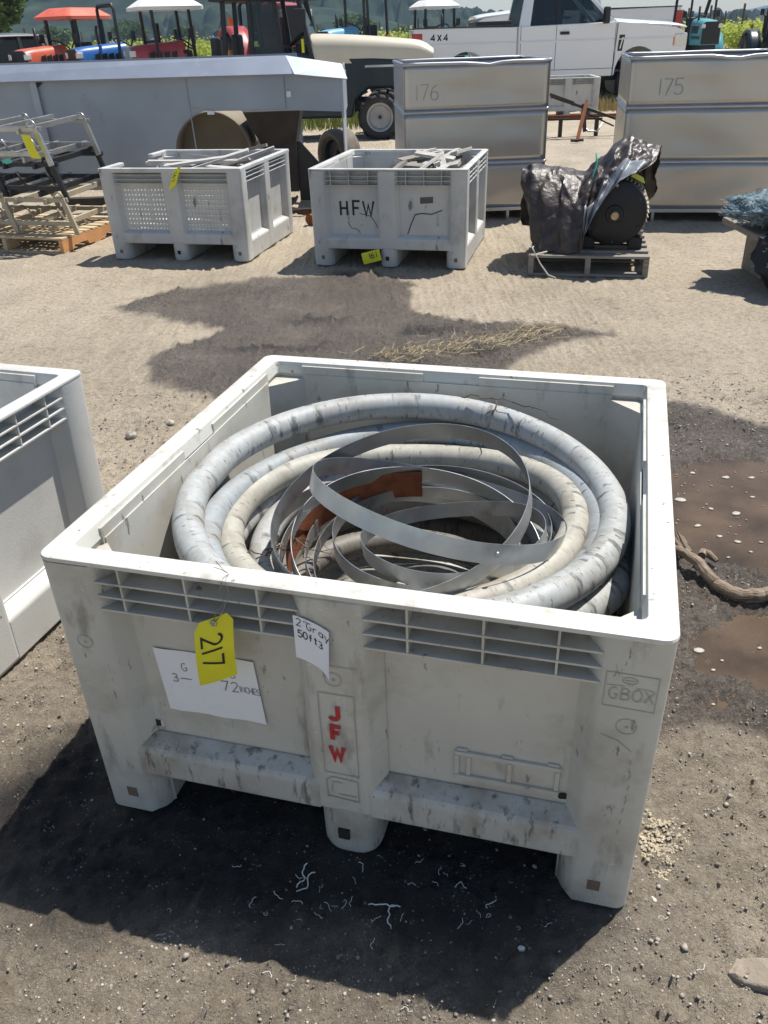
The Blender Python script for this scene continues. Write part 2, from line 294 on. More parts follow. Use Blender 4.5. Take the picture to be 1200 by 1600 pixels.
def text(txt, h, X, w=.1, adv=.85, wide=1., g=None, jit=0.):
    """letters as flat ribbons; X maps (along, up) to 3-D"""
    g = g or G(); x = 0
    for ch in txt:
        for pl in GL[ch]:
            jx, jy = rnd.uniform(-jit,jit), rnd.uniform(-jit,jit)
            q_ = [((x+(p[0]+jx)*wide)*h, (p[1]+jy)*h) for p in pl]
            if len(q_) < 4: q_ = [(a[0]+(b[0]-a[0])*k/4, a[1]+(b[1]-a[1])*k/4) for a,b in zip(q_,q_[1:]) for k in range(4)]+[q_[-1]]
            ribbon(g, q_, w*h, X)
        x += (adv*wide if ch not in '1I' else adv*.72*wide)
    return g
def disc(g, c, r, X, n=12, jit=0.):
    base = len(g.v); g.v += [tuple(X(c[0]+r*(1+rnd.uniform(-jit,jit))*math.cos(2*math.pi*k/n), c[1]+r*(1+rnd.uniform(-jit,jit))*math.sin(2*math.pi*k/n))) for k in range(n)]; g.f.append(tuple(range(base,base+n))); return g
# ------------------------------------------------------------------ ground
WET1 = [(-1.93,5.81),(-1.59,6.22),(-.82,6.52),(-.13,6.59),(.31,6.14),(.16,5.74),(.21,5.4),(.69,5.23),(1.08,5.12),(1.41,4.87),(1.0,4.73),(.73,4.4),(.54,3.0),(-.4,2.9),(-.86,4.04),(-1.22,4.32),(-1.28,4.77),(-1.06,5.24),(-1.49,5.54)]
WET2 = [(1.38,3.81),(1.59,3.76),(1.69,3.62),(1.95,3.5),(2.4,2.9),(2.0,1.7),(1.03,1.47),(.94,1.52),(.84,1.59),(.67,1.53),(.5,1.9),(.6,2.6),(1.07,3.5)]
PUD1 = [(1.0,3.02),(1.16,3.10),(1.42,3.2),(1.78,3.2),(2.2,2.8),(1.9,2.1),(1.5,2.2),(1.26,2.30),(1.17,2.40),(1.03,2.5),(.86,2.53),(.8,2.8)]
PUD2 = [(.87,1.98),(1.0,2.05),(1.1,2.11),(1.36,2.13),(1.7,2.0),(1.4,1.72),(1.18,1.76),(1.03,1.74),(.94,1.82),(.86,1.85)]
PUD3 = [(.83,1.75),(.89,1.76),(.93,1.72),(.89,1.67),(.81,1.69)]
def sdf(poly, X, Y):
    d = np.full(X.shape, 1e9); ins = np.zeros(X.shape, bool); n = len(poly)
    for i in range(n):
        (ax,ay),(bx,by) = poly[i], poly[(i+1)%n]; ex,ey = bx-ax, by-ay; wx,wy = X-ax, Y-ay
        t = np.clip((wx*ex+wy*ey)/(ex*ex+ey*ey),0,1); d = np.minimum(d, (wx-ex*t)**2+(wy-ey*t)**2)
        c = ((ay <= Y) & (by > Y)) | ((by <= Y) & (ay > Y)); xi = ax+(Y-ay)/np.where(by == ay,1e-9,by-ay)*ex; ins ^= c & (X < xi)
    return np.sqrt(d)*np.where(ins,-1,1)
rng = np.random.default_rng(3)
def vnoise(X, Y, sc, seed=0, octv=4, rough=.5):
    out = np.zeros(X.shape); amp = 1.; tot = 0
    for o in range(octv):
        r = np.random.default_rng(seed*17+o); tab = r.random((256,256)); x = X*sc*2**o+11.3*o; y = Y*sc*2**o+7.7*o
        xi = np.floor(x).astype(int); yi = np.floor(y).astype(int); fx = x-xi; fy = y-yi; fx = fx*fx*(3-2*fx); fy = fy*fy*(3-2*fy)
        a = tab[xi%256,yi%256]; b = tab[(xi+1)%256,yi%256]; c = tab[xi%256,(yi+1)%256]; d = tab[(xi+1)%256,(yi+1)%256]
        out += amp*((a*(1-fx)+b*fx)*(1-fy)+(c*(1-fx)+d*fx)*fy); tot += amp; amp *= rough
    return out/tot
def sstep(a,b,x): t = np.clip((x-a)/(b-a),0,1); return t*t*(3-2*t)
def gline(near, step, far, grow):
    l = [0.]; s = step
    while l[-1] < far:
        if l[-1] > near: s *= grow
        l.append(l[-1]+s)
    return np.array(l)
xs = gline(1.3,.011,9000,1.045); xs = np.concatenate([-xs[:0:-1], xs]); ys = gline(2.2,.011,9000,1.028)+.55
ys = np.concatenate([[-6000,-300,-30,-6,-2,0,.3,.45], ys])
GX, GY = np.meshgrid(xs, ys, indexing='ij')
near = 1-sstep(9,26,np.hypot(GX,GY))
wob = (vnoise(GX,GY,1.6,1,5,.55)-.5)
def wet_and_shade_field(X, Y):
    w = (vnoise(X,Y,1.6,1,5,.55)-.5)
    d1 = sdf(WET1,X,Y)+w*.34; d2 = sdf(WET2,X,Y)+w*.3
    wet = np.maximum(1-sstep(-.03,.03,d1), 1-sstep(-.05,.05,d2))
    damp_and_shade = np.clip(1-sstep(.0,.55,sdf([(-1.25,1.05),(-.5,.95),(.2,.80),(.45,1.0),(.75,1.5),(.9,1.8),(.7,2.3),(-.8,2.5),(-1.2,1.6)],X,Y)+w*.7),0,1)*.50  # moist soil, plus darker tone painted where the bin's shadow falls
    return np.maximum(wet, damp_and_shade)
wet = wet_and_shade_field(GX,GY)  # wet soil, plus the darker tone painted for the bin's shadow
mud_shade = 1-sstep(-.16,.10,sdf([(-1.15,1.42),(-.95,1.62),(-.72,1.85),(-.3,2.6),(.8,2.2),(.62,1.5),(.50,1.16),(.33,1.0),(.16,.93),(-.15,1.0),(-.5,1.13),(-.85,1.22)],GX,GY)+wob*.42)  # near-black patch painted on the soil to deepen the bin's cast shadow
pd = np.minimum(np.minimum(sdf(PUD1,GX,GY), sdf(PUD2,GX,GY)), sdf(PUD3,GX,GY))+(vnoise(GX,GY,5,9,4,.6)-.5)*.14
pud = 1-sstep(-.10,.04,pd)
GZ = ((vnoise(GX,GY,.35,2,3)-.5)*.05*sstep(4,12,np.hypot(GX,GY)) + (vnoise(GX,GY,2.2,4,4)-.5)*.012 + (vnoise(GX,GY,14,5,4,.6)-.5)*.018 + np.maximum(0,vnoise(GX,GY,30,6,2)-.56)*.07 + np.maximum(0,vnoise(GX,GY,62,8,2)-.55)*.035)*near
GZ += (np.maximum(0,vnoise(GX,GY,7,12,4,.65)-.56)*.16*wet*(wet > .7) )*near*sstep(3.2,3.8,GY)
for cx_,cy_,sx_,sy_ in ((-.62,4.78,.30,.06),(-.38,5.30,.22,.07),(.33,5.02,.22,.09),(.66,5.05,.10,.05),(.62,4.62,.12,.05),(.05,4.45,.3,.05)):
    k_ = np.exp(-((GX-cx_)/sx_)**2-((GY-cy_)/sy_)**2); GZ += k_*(vnoise(GX,GY,16,21,4,.65)-.42)*.16; mud_shade = np.maximum(mud_shade, .75*sstep(.25,.6,k_*(.5+vnoise(GX,GY,12,22,3))))
GZ = GZ-.004 - pud*.034
# soil kept level where things stand
foot = sdf([(-.72,1.40),(.47,1.07),(.83,2.24),(-.35,2.6)],GX,GY); GZ = np.where(foot < .10, np.minimum(GZ,.002), GZ)
g = G(); nx, ny = GX.shape
V = np.stack([GX,GY,GZ],-1).reshape(-1,3); I = np.arange(nx*ny).reshape(nx,ny)
F = np.stack([I[:-1,:-1],I[1:,:-1],I[1:,1:],I[:-1,1:]],-1).reshape(-1,4)
me = bpy.data.meshes.new('ground'); me.vertices.add(len(V)); me.vertices.foreach_set('co', V.ravel()); me.loops.add(F.size); me.loops.foreach_set('vertex_index', F.ravel())
me.polygons.add(len(F)); me.polygons.foreach_set('loop_start', np.arange(0,F.size,4)); me.polygons.foreach_set('loop_total', np.full(len(F),4)); me.polygons.foreach_set('use_smooth', np.ones(len(F),bool)); me.update(); me.validate()
for nm, arr in (('wet',wet),('pud',pud),('mud_shade',mud_shade)):
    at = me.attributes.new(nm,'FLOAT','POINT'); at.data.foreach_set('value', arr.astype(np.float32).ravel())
def ground_material():
    m = bpy.data.materials.new('dirt_yard'); m.use_nodes = True; T = m.node_tree; N = T.nodes; k = T.links.new; b = N['Principled BSDF']
    t = N.new('ShaderNodeTexCoord')
    def nz(sc, det=6, ro=.6, dist=0, st=(1,1,1)):
        mp = N.new('ShaderNodeMapping'); mp.inputs['Scale'].default_value = st; k(t.outputs['Object'], mp.inputs[0])
        n = N.new('ShaderNodeTexNoise'); n.inputs['Scale'].default_value = sc; n.inputs['Detail'].default_value = det; n.inputs['Roughness'].default_value = ro; n.inputs['Distortion'].default_value = dist; k(mp.outputs[0], n.inputs['Vector']); return n.outputs['Fac']
    def rmp(src, *st):
        r = N.new('ShaderNodeValToRGB'); e = r.color_ramp.elements
        e[0].position, e[0].color = st[0][0], (*st[0][1],1); e[1].position, e[1].color = st[-1][0], (*st[-1][1],1)
        for p, c in st[1:-1]: q = e.new(p); q.color = (*c,1)
        k(src, r.inputs[0]); return r.outputs[0]
    def mix(a, b_, f, bt='MIX'):
        x = N.new('ShaderNodeMix'); x.data_type = 'RGBA'; x.blend_type = bt
        for s_, v in (('A',a),('B',b_)):
            if hasattr(v,'links'): k(v, x.inputs[s_])
            else: x.inputs[s_].default_value = (*v,1)
        if hasattr(f,'links'): k(f, x.inputs['Factor'])
        else: x.inputs['Factor'].default_value = f
        return x.outputs['Result']
    dry = rmp(nz(1.1,8,.65), (.28,(.355,.297,.222)), (.5,(.465,.393,.295)), (.72,(.56,.478,.368)))
    dry = mix(dry, rmp(nz(34,6,.7), (.30,(.5,.48,.46)), (.52,(1,1,1)), (.75,(1.3,1.28,1.24))), .75, 'MULTIPLY')
    dry = mix(dry, rmp(nz(150,4,.75), (.32,(.42,.41,.40)), (.5,(1,1,1)), (.68,(1.5,1.48,1.44))), .7, 'MULTIPLY')
    dry = mix(dry, (.13,.105,.085), rmp(nz(9,6,.7,.6,(1,3,1)), (.58,(0,0,0)), (.70,(.75,.75,.75))))
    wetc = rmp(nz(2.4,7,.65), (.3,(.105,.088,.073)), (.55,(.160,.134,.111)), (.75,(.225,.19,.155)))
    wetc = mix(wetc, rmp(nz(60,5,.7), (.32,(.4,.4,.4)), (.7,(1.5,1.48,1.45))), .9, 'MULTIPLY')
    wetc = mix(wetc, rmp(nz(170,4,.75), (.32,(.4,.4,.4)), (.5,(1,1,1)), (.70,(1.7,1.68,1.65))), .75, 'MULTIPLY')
    aw = N.new('ShaderNodeAttribute'); aw.attribute_name = 'wet'; ap = N.new('ShaderNodeAttribute'); ap.attribute_name = 'pud'
    am = N.new('ShaderNodeAttribute'); am.attribute_name = 'mud_shade'; mud_shade_col = rmp(nz(5,7,.65), (.3,(.022,.019,.017)), (.6,(.036,.031,.027)), (.78,(.060,.052,.044)))  # near-black for the painted bin shadow and the dark muddy clods
    col = mix(mix(dry, wetc, aw.outputs['Fac']), mud_shade_col, am.outputs['Fac'])
    # small pale grit in the soil
    vo = N.new('ShaderNodeTexVoronoi'); vo.inputs['Scale'].default_value = 95; vo.inputs['Randomness'].default_value = 1; k(t.outputs['Object'], vo.inputs['Vector'])
    ms = N.new('ShaderNodeMath'); ms.operation = 'LESS_THAN'; ms.inputs[1].default_value = .22; k(vo.outputs['Distance'], ms.inputs[0])
    gr = N.new('ShaderNodeMath'); gr.operation = 'MULTIPLY'; k(ms.outputs[0], gr.inputs[0]); k(rmp(nz(17,3,.6), (.52,(0,0,0)), (.66,(.8,.8,.8))), gr.inputs[1])
    col = mix(col, (.46,.42,.36), gr.outputs[0]); k(col, b.inputs['Base Color'])
    mr = N.new('ShaderNodeMapRange'); mr.inputs[3].default_value = .95; mr.inputs[4].default_value = .34; k(aw.outputs['Fac'], mr.inputs[0])
    # glistening film on the wettest soil
    gl = rmp(nz(26,5,.7), (.46,(1,1,1)), (.64,(.45,.45,.45))); mm = N.new('ShaderNodeMath'); mm.operation = 'MULTIPLY'; k(mr.outputs[0], mm.inputs[0]); k(gl, mm.inputs[1]); k(mm.outputs[0], b.inputs['Roughness'])
    b.inputs['Specular IOR Level'].default_value = .5
    bp = N.new('ShaderNodeBump'); bp.inputs['Strength'].default_value = 1.; bp.inputs['Distance'].default_value = .012
    ad = N.new('ShaderNodeMath'); ad.operation = 'ADD'; k(nz(45,8,.72), ad.inputs[0]); k(nz(190,4,.75), ad.inputs[1]); k(ad.outputs[0], bp.inputs['Height']); k(bp.outputs[0], b.inputs['Normal'])
    return m
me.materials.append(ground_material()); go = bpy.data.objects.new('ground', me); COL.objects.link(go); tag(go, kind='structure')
# muddy puddle water: level sheets, the soil around forms their shores
def water_material():
    m = bpy.data.materials.new('muddy_water'); m.use_nodes = True; T = m.node_tree; N = T.nodes; k = T.links.new; b = N['Principled BSDF']
    t = N.new('ShaderNodeTexCoord'); n = N.new('ShaderNodeTexNoise'); n.inputs['Scale'].default_value = 3.5; n.inputs['Detail'].default_value = 5; k(t.outputs['Object'], n.inputs['Vector'])
    r = ramp(N,.35,.65); r.color_ramp.elements[0].color = (.070,.050,.036,1); r.color_ramp.elements[1].color = (.17,.118,.078,1); k(n.outputs['Fac'], r.inputs[0]); k(r.outputs[0], b.inputs['Base Color'])
    b.inputs['Roughness'].default_value = .06; b.inputs['IOR'].default_value = 1.33
    n2 = N.new('ShaderNodeTexNoise'); n2.inputs['Scale'].default_value = 14; n2.inputs['Detail'].default_value = 3; k(t.outputs['Object'], n2.inputs['Vector'])
    bp = N.new('ShaderNodeBump'); bp.inputs['Strength'].default_value = .10; bp.inputs['Distance'].default_value = .01; k(n2.outputs['Fac'], bp.inputs['Height']); k(bp.outputs[0], b.inputs['Normal'])
    tr = N.new('ShaderNodeBsdfTransparent'); x = N.new('ShaderNodeMixShader'); x.inputs[0].default_value = .72; k(tr.outputs[0], x.inputs[1]); k(b.outputs[0], x.inputs[2]); k(x.outputs[0], N['Material Output'].inputs[0]); return m
M['water'] = water_material()
def puddle(poly, grow, z):
    cx = sum(p[0] for p in poly)/len(poly); cy = sum(p[1] for p in poly)/len(poly); q = []
    for x,y in poly: d = math.hypot(x-cx,y-cy); q.append((cx+(x-cx)*(1+grow/d), cy+(y-cy)*(1+grow/d)))
    g = G(); g.v = [(x,y,z) for x,y in q]; g.f = [tuple(range(len(q)))]; o = g.build('puddle','water',fix=False)
    me = o.data
    if me.polygons[0].normal.z < 0: me.flip_normals()
    return tag(o, kind='structure')
ZW = -.016
p1 = puddle(PUD1,.10,ZW); p2 = puddle(PUD2,.07,ZW); p3 = puddle(PUD3,.05,ZW)
fr = random.Random(5)
foams = [(1.28,3.08,.03),(1.40,3.03,.045),(1.5,3.02,.04),(1.16,2.86,.075),(1.25,2.78,.03),(1.33,2.74,.05),(1.16,2.66,.042),(1.21,2.58,.028),(1.26,2.54,.038),(1.34,2.53,.022),(1.14,2.47,.02),(1.19,2.44,.022),(1.28,2.47,.018),(1.44,2.86,.03),(1.52,2.75,.03),(1.42,2.62,.02)]
foams += [(fr.uniform(1.05,1.6),fr.uniform(2.5,3.1),fr.uniform(.006,.014)) for _ in range(55)]
for x,y,r in foams:
    r *= .40; g = G(); el = fr.uniform(.45,.8); a0 = fr.uniform(-.4,.3); lob = [fr.uniform(.75,1.15) for _ in range(11)]
    top = []; bot = []
    for k in range(11):
        a = 2*math.pi*k/11; px = r*lob[k]*math.cos(a); py = r*el*lob[k]*math.sin(a); top.append((x+(px*math.cos(a0)-py*math.sin(a0))*.8, y+(px*math.sin(a0)+py*math.cos(a0))*.8, ZW+.0045)); bot.append((x+px*math.cos(a0)-py*math.sin(a0), y+px*math.sin(a0)+py*math.cos(a0), ZW+.001))
    g.loft([bot,top]); g.build('foam_patch','foam',p1,smooth=True)
for x,y,r in [(.93,1.86,.012),(.97,1.90,.01),(.86,1.70,.012),(.88,1.72,.01),(.88,1.69,.011),(1.0,1.8,.01),(1.1,1.95,.013),(.92,1.95,.03)]:
    r *= .55; g = G(); g.loft([[(x+r*math.cos(a)*1.1,y+r*.8*math.sin(a),ZW+.001) for a in [k*.785 for k in range(8)]],[(x+r*.8*math.cos(a)*1.1,y+r*.64*math.sin(a),ZW+.004) for a in [k*.785 for k in range(8)]]]); g.build('foam_patch','foam',p2,smooth=True)
# ------------------------------------------------------------------ hills
def hill(name, x0,x1,y0,y1,nx,ny,hf,m):
    g = G(); g.grid(lambda u,v: (x0+(x1-x0)*u, y0+(y1-y0)*v, hf(x0+(x1-x0)*u, y0+(y1-y0)*v)), nx, ny); o = g.build(name, m, smooth=True, fix=False); return tag(o, kind='structure')
def forest_mat(name, c0, c1, clear):
    m = mat(name, c0, .95, var=.35, vs=.05, stain=[(c1,.50,.10,(1,1,1),.2,.7),(clear,.63,.012,(1,1,1),.03,.8)], spec=.1); return m
M['forest'] = forest_mat('forest_hill', (.022,.036,.026), (.060,.080,.050), (.14,.16,.08)); M['mountain'] = mat('far_ridge', (.075,.11,.15), 1., var=.2, vs=.002, spec=0)  # ridge colour is tinted blue to paint in part of the distance haze
CELL = 5.2; crr = {}
def crowns(x,y):
    # overlapping rounded tree crowns on a jittered grid
    i, j = math.floor(x/CELL), math.floor(y/CELL); b = 0
    for a in (-1,0,1):
        for c in (-1,0,1):
            k = (i+a,j+c)
            if k not in crr: q = random.Random(k[0]*7919+k[1]*104729); crr[k] = ((k[0]+q.random())*CELL,(k[1]+q.random())*CELL,q.uniform(2.,3.8),q.uniform(2.5,8.))
            cx,cy,r,hh = crr[k]; d = ((x-cx)**2+(y-cy)**2)/(r*r)
            if d < 1: b = max(b, hh*math.sqrt(1-d))
    return b
def lerp_tab(t, x):
    for (a,p),(b,q) in zip(t,t[1:]):
        if x <= b: return p+(q-p)*max(0,(x-a)/(b-a))
    return t[-1][1]
def hL(x,y):
    t = min(1,max(0,(y-300)/240)); pr_ = lerp_tab([(-.7,60),(-.2,54),(-.03,38),(.03,20),(.08,9),(.13,4),(.2,0),(.9,-2)], x/y)
    h_ = -2+pr_*math.sin(t*math.pi*.5)*(1+.22*fbm(x*.01,y*.01,2,3)); cl = fbm(x*.012+5,y*.02,9,3)
    return h_+(crowns(x,y) if cl > -.28+.25*(1-t) or t > .6 else .3*fbm(x*.3,y*.3,1,2))
hill('hill', -360,200,300,560,620,170,hL,'forest')
def hR(x,y):
    t = min(1,max(0,(y-1150)/260)); s = x/y; r = 12+9*fbm(s*9+4,1.3,0,6)+8*math.exp(-((s-.43)/.06)**2)+4*math.exp(-((s-.33)/.04)**2)
    return -8+(max(3,r)+8)*math.sin(t*math.pi*.5)+.6*fbm(x*.03,y*.03,0,3)
hill('mountain', -450,1400,1150,1430,420,16,hR,'mountain')
# ------------------------------------------------------------------ plastic bins
BW, BH = 1.222, .725
def plastic_bin(name, label, loc, rz, mw, mr, mb, perf=False, broken=False, detail=2, group=None):
    """moulded macro bin: rim, four walls (corner posts, mid post, panels, beam, ribs), floor, skids"""
    t = root(name, label, 'bin', loc, rz, group); hb = BW/2; H = BH
    dr = lambda x,y,z: (x*(1-.0172*(1-z/H)), y*(1-.0172*(1-z/H)), z)
    # rim: two rounded-rectangle loops with soft edges
    def lp(o, z, r): return [(x,y,z) for x,y in rrect(-hb+o,hb-o,-hb+o,hb-o,r)]
    g = G()
    if not broken:
        loops = [lp(.002,H-.012,.026), lp(-.001,H-.011,.027), lp(-.0025,H-.007,.028), lp(-.001,H-.002,.027), lp(.004,H,.024), lp(.044,H,.018), lp(.049,H-.002,.016), lp(.051,H-.008,.015), lp(.056,H-.036,.014), lp(.050,H-.036,.014), lp(.045,H-.012,.015), lp(.002,H-.012,.026)]
        n = len(loops[0])
        for l in loops[:-1]: g.v += l
        m_ = len(loops)-1
        for i in range(m_):
            for k in range(n): g.f.append((i*n+k, i*n+(k+1)%n, ((i+1)%m_)*n+(k+1)%n, ((i+1)%m_)*n+k))
        wv = lambda x,y,z: (x+.002*math.sin(y*5+x), y+.002*math.sin(x*6), z+.0025*math.sin(x*4.1+y*3.3))
        g.build('rim', mr, t, smooth=40, fn=wv)
    else:      # the left rim has torn away in the middle
        for a in ((-hb,hb,-hb,-hb+.05),(-hb,hb,hb-.05,hb),(hb-.05,hb,-hb+.05,hb-.05),(-hb,-hb+.05,-hb+.05,-hb+.36),(-hb,-hb+.05,hb-.33,hb-.05)): g.box(*a[:4],H-.034,H)
        g.build('rim', mr, t, bevel=.008)
    sides = [('front',lambda u,d,z: dr(-hb+u,-hb+d,z)),('right',lambda u,d,z: dr(hb-d,-hb+u,z)),('back',lambda u,d,z: dr(hb-u,hb-d,z)),('left',lambda u,d,z: dr(-hb+d,hb-u,z))]
    for nm, X in sides:
        fb = nm in ('front','back'); zb, zt = (.14,.226) if fb else (.012,.165)
        tear = broken and nm == 'left'
        # mid post with flared sides is the wall's main mesh
        g = G(); g.prism([(hb-.060,.001),(hb+.060,.001),(hb+.094,.052),(hb-.094,.052)], zb, H-(.0115 if not tear else .20), X)
        wo_ = g.build('wall_post', mw, t, bevel=.012, bseg=3)
        for pi,(u0,u1) in enumerate(((.140,hb-.085),(hb+.085,BW-.140))):
            if perf and nm in ('front','back'):
                g = G(); nu, nv = 13, 10; z0, z1 = zb+.06, H-.15
                for i in range(nu):
                    for j in range(nv):
                        ua,ub = u0+(u1-u0)*i/nu, u0+(u1-u0)*(i+1)/nu; za,zc = z0+(z1-z0)*j/nv, z0+(z1-z0)*(j+1)/nv; mu,mz = (ua+ub)/2,(za+zc)/2; q = .0072
                        out = [(ua,za),(mu,za),(ub,za),(ub,mz),(ub,zc),(mu,zc),(ua,zc),(ua,mz)]; inn = [(mu+q*math.cos(R_(225+45*k)), mz+q*math.sin(R_(225+45*k))) for k in range(8)]
                        g.add([X(a,.052,b) for a,b in out]+[X(a,.052,b) for a,b in inn], [(k,(k+1)%8,8+(k+1)%8,8+k) for k in range(8)])
                g.box(u0,u1,.0515,.0525,zb+.02,z0,X); g.box(u0,u1,.0515,.0525,z1,H-.0115,X)
                g.build('panel', mw, t, solid=.006)
            elif tear:
                g = G(); zz = [H-.05,H-.17,H-.14,H-.21] if pi == 0 else [H-.21,H-.10,H-.13,H-.04]
                pts = [(u0,zb+.02),(u1,zb+.02)]+[(u1+(u0-u1)*k/4, z_) for k,z_ in enumerate(zz[::-1])]+[(u0,zz[0])]
                g.prism(pts, .050, .060, lambda a,b,c: X(a,c,b)); g.build('panel', mw, t)
            else:
                g = G(); g.box(u0,u1,.050,.0585,zb+.02,H-.0115,X); g.build('panel', mw, t)
            # ledge beam between the posts
            g = G(); sl = .018
            g.prism([(0.0015,zb),(0.0015,zt-.014),(.010,zt-.003),(.05,zt+sl),(.05,zb)], u0-.030, u1+.030, lambda a,b,c: X(c,a,b)); g.build('beam', mb, t, bevel=.006)
            if not tear and not (nm == 'back' and detail < 2):
                for zr in (.676,.643,.610):
                    if perf and fb: zr = zr
                    g = G(); g.prism([(u0-.022,.003),(u1+.022,.003),(u1+.004,.052),(u0-.004,.052)], zr-.0022, zr+.0022, lambda a,b,c: X(a,b,c)); g.build('rib', mw, t)
                if not perf:
                    for fu in ((.09,.46,.85) if pi == 0 else (.16,.52,.86)): g = G(); uu = u0+(u1-u0)*fu; g.box(uu-.0022,uu+.0022,.0045,.0505,.6085,H-.0115,X); g.build('rib_divider', mw, t)
        if not perf: g = G(); g.box(.146,BW-.146,.0586,.0615,.17,H-.0365,X); g.build('wall_lining', mw, t)
    for sx,sy in ((-1,-1),(1,-1),(1,1),(-1,1)):
        r_ = .026; arc_p = [(r_-r_*math.cos(R_(15*k)),r_-r_*math.sin(R_(15*k))) for k in range(0,7)]
        outer = [(.052,.152),(.040,.142),(.012,.124),(0,.112)]+arc_p+[(.112,0),(.124,.012),(.142,.040),(.152,.052)]
        D_ = lambda a,b,z: dr(sx*(hb-a), sy*(hb-b), z)
        g = G(); g.loft([[D_(a,b,z) for a,b in outer+[(.050,.064),(.064,.050)][::-1]] for z in (.012,H-.0115)]); g.build('corner_post', mw, t, smooth=50)
        g = G(); g.prism([(.052,.150),(.150,.052),(.160,.0617),(.0617,.160)], .17, H-.037, D_) if False else g.prism([(.0505,.158),(.158,.0505),(.066,.0505),(.0505,.066)], .17, H-.050, D_); g.build('corner_gusset', mw, t)
    g = G(); g.box(-hb+.05,hb-.05,-hb+.05,hb-.05,.150,.185); g.build('floor_panel', mb, t)
    # skids: rounded in plan at the ends, softened at the soles
    for u0,u1 in ((.006,.150),(hb-.070,hb+.070),(BW-.150,BW-.006)):
        def pl(i, z):
            r = .05; return [dr(x-hb,y-hb,z) for x,y in rrect(u0+i,u1-i,.004+i,BW-.004-i,r-i*.5)]
        g = G(); g.loft([pl(.016,0),pl(.006,.006),pl(.001,.022),pl(0,.145)]); sk_ = g.build('skid', mb, t, smooth=35)
        if detail:
            g = G(); um = {0:.073,1:hb-.008,2:BW-.073}[0 if u0 < .1 else (1 if u0 < .7 else 2)]
            X = sides[0][1]; g.box(um-.013,um+.013,-.0014,.010,.057,.086,X); g.build('foot_socket_shade_or_plug','dark' if abs(um-hb) < .02 else 'plug', sk_)
    return t
CB = (0.06,1.84,0); YB = R_(-16.0)
main = plastic_bin('plastic_bin','large cream plastic bin full of coiled hose, lettered JFW in red',CB,YB,'bin','rim','beam')
hb = BW/2
def F0(d=.0, z_ = None): return lambda u,z: (( -hb+u)*(1-.0172*(1-z/BH)), (-hb)*(1-.0172*(1-z/BH))+d, z)
# moulded marks on the front face
Xf = F0(-.0012)
g = G()
for u,z,r in ((.060,.520,.017),(.608,.522,.017),(1.160,.521,.018)): ribbon(g, [(u+r*math.cos(a),z+r*math.sin(a)) for a in [k*math.pi/12 for k in range(25)]], .0016, Xf); disc(g,(u+.001,z-.001),.0032,Xf,7,.3)
g.build('moulding_mark','line',main,fix=False)
g = G(); ribbon(g,[(.573,.262),(.573,.484),(.648,.484),(.648,.262),(.573,.262)],.0018,Xf); ribbon(g,[(.575,.570),(.575,.556),(.655,.556)],.0014,Xf)
ribbon(g,[(.575,.185),(.575,.240),(.590,.250),(.645,.246),(.645,.185),(.575,.190)],.0022,Xf); ribbon(g,[(.585,.205),(.588,.235),(.610,.236)],.002,Xf); ribbon(g,[(.60,.20),(.64,.20)],.002,Xf); g.build('label_outline','line',main,fix=False)
g = G()
for ch,z,w in (('J',.416,1.0),('F',.360,1.0),('W',.304,.95)): text(ch,.037,(lambda u,v,z=z: Xf(.594+u,z+v)),w=.27,wide=w,g=g)
g.build('stencilled_letters','red',main,fix=False)
g = G(); ribbon(g,[(1.113,.565),(1.113,.642),(1.202,.640),(1.202,.562),(1.113,.565)],.0016,Xf); text('GBOX',.026,lambda u,v: Xf(1.120+u,.583+v),w=.06,adv=.78,wide=1.0,g=g)
text('GBOX',.026,lambda u,v: Xf(1.1225+u,.5815+v),w=.03,adv=.78,wide=1.0,g=g)
ribbon(g,[(1.150+.013*math.cos(a)+.004,.627+.007*math.sin(a)) for a in [k*math.pi/8 for k in range(17)]],.0015,Xf); ribbon(g,[(1.145,.627),(1.163,.627)],.0015,Xf); ribbon(g,[(1.116,.613),(1.146,.614)],.0012,Xf); ribbon(g,[(1.165,.613),(1.196,.611)],.0012,Xf)
for k in range(3): ribbon(g,[(1.152+.004*k,.6155),(1.152+.004*k,.6185)],.0014,Xf)
g.build('embossed_logo','line',main,fix=False)
g = G(); ribbon(g,[(1.118,.495),(1.15,.484),(1.175,.462)],.0015,Xf); [ribbon(g,[(1.183-.012*abs(q-.4)+.002*math.sin(q*40),.44-.2*q),(1.183-.012*abs(q-.36)+.002*math.sin(q*55),.44-.2*q-.012)],.0022,Xf) for q in (.0,.1,.14,.2,.33,.45,.52,.64,.8,.95)]; g.build('scratch','line',main,fix=False)
# card holder moulded on the right-hand panel
Xp = lambda d: (lambda u,z: ((-hb+u)*(1-.0172*(1-z/BH)), (-hb)*(1-.0172*(1-z/BH))+d, z))
g = G()
def pb(u0,u1,z0,z1,th=.007):
    a = [Xp(.0495)(u,z) for u,z in ((u0,z0),(u1,z0),(u1,z1),(u0,z1))]; b = [Xp(.0495-th)(u,z) for u,z in ((u0+.001,z0+.001),(u1-.001,z0+.001),(u1-.001,z1-.001),(u0+.001,z1-.001))]
    g.loft([a,b])
pb(.842,1.058,.262,.276); pb(.842,1.058,.330,.342)
for u in (.842,.866,.950,1.046): pb(u,u+.011,.2765,.3295,.0062)
for u in (.846,.938,1.030): pb(u,u+.024,.3425,.349,.006)
g.build('card_holder','bin',main,bevel=.0015)
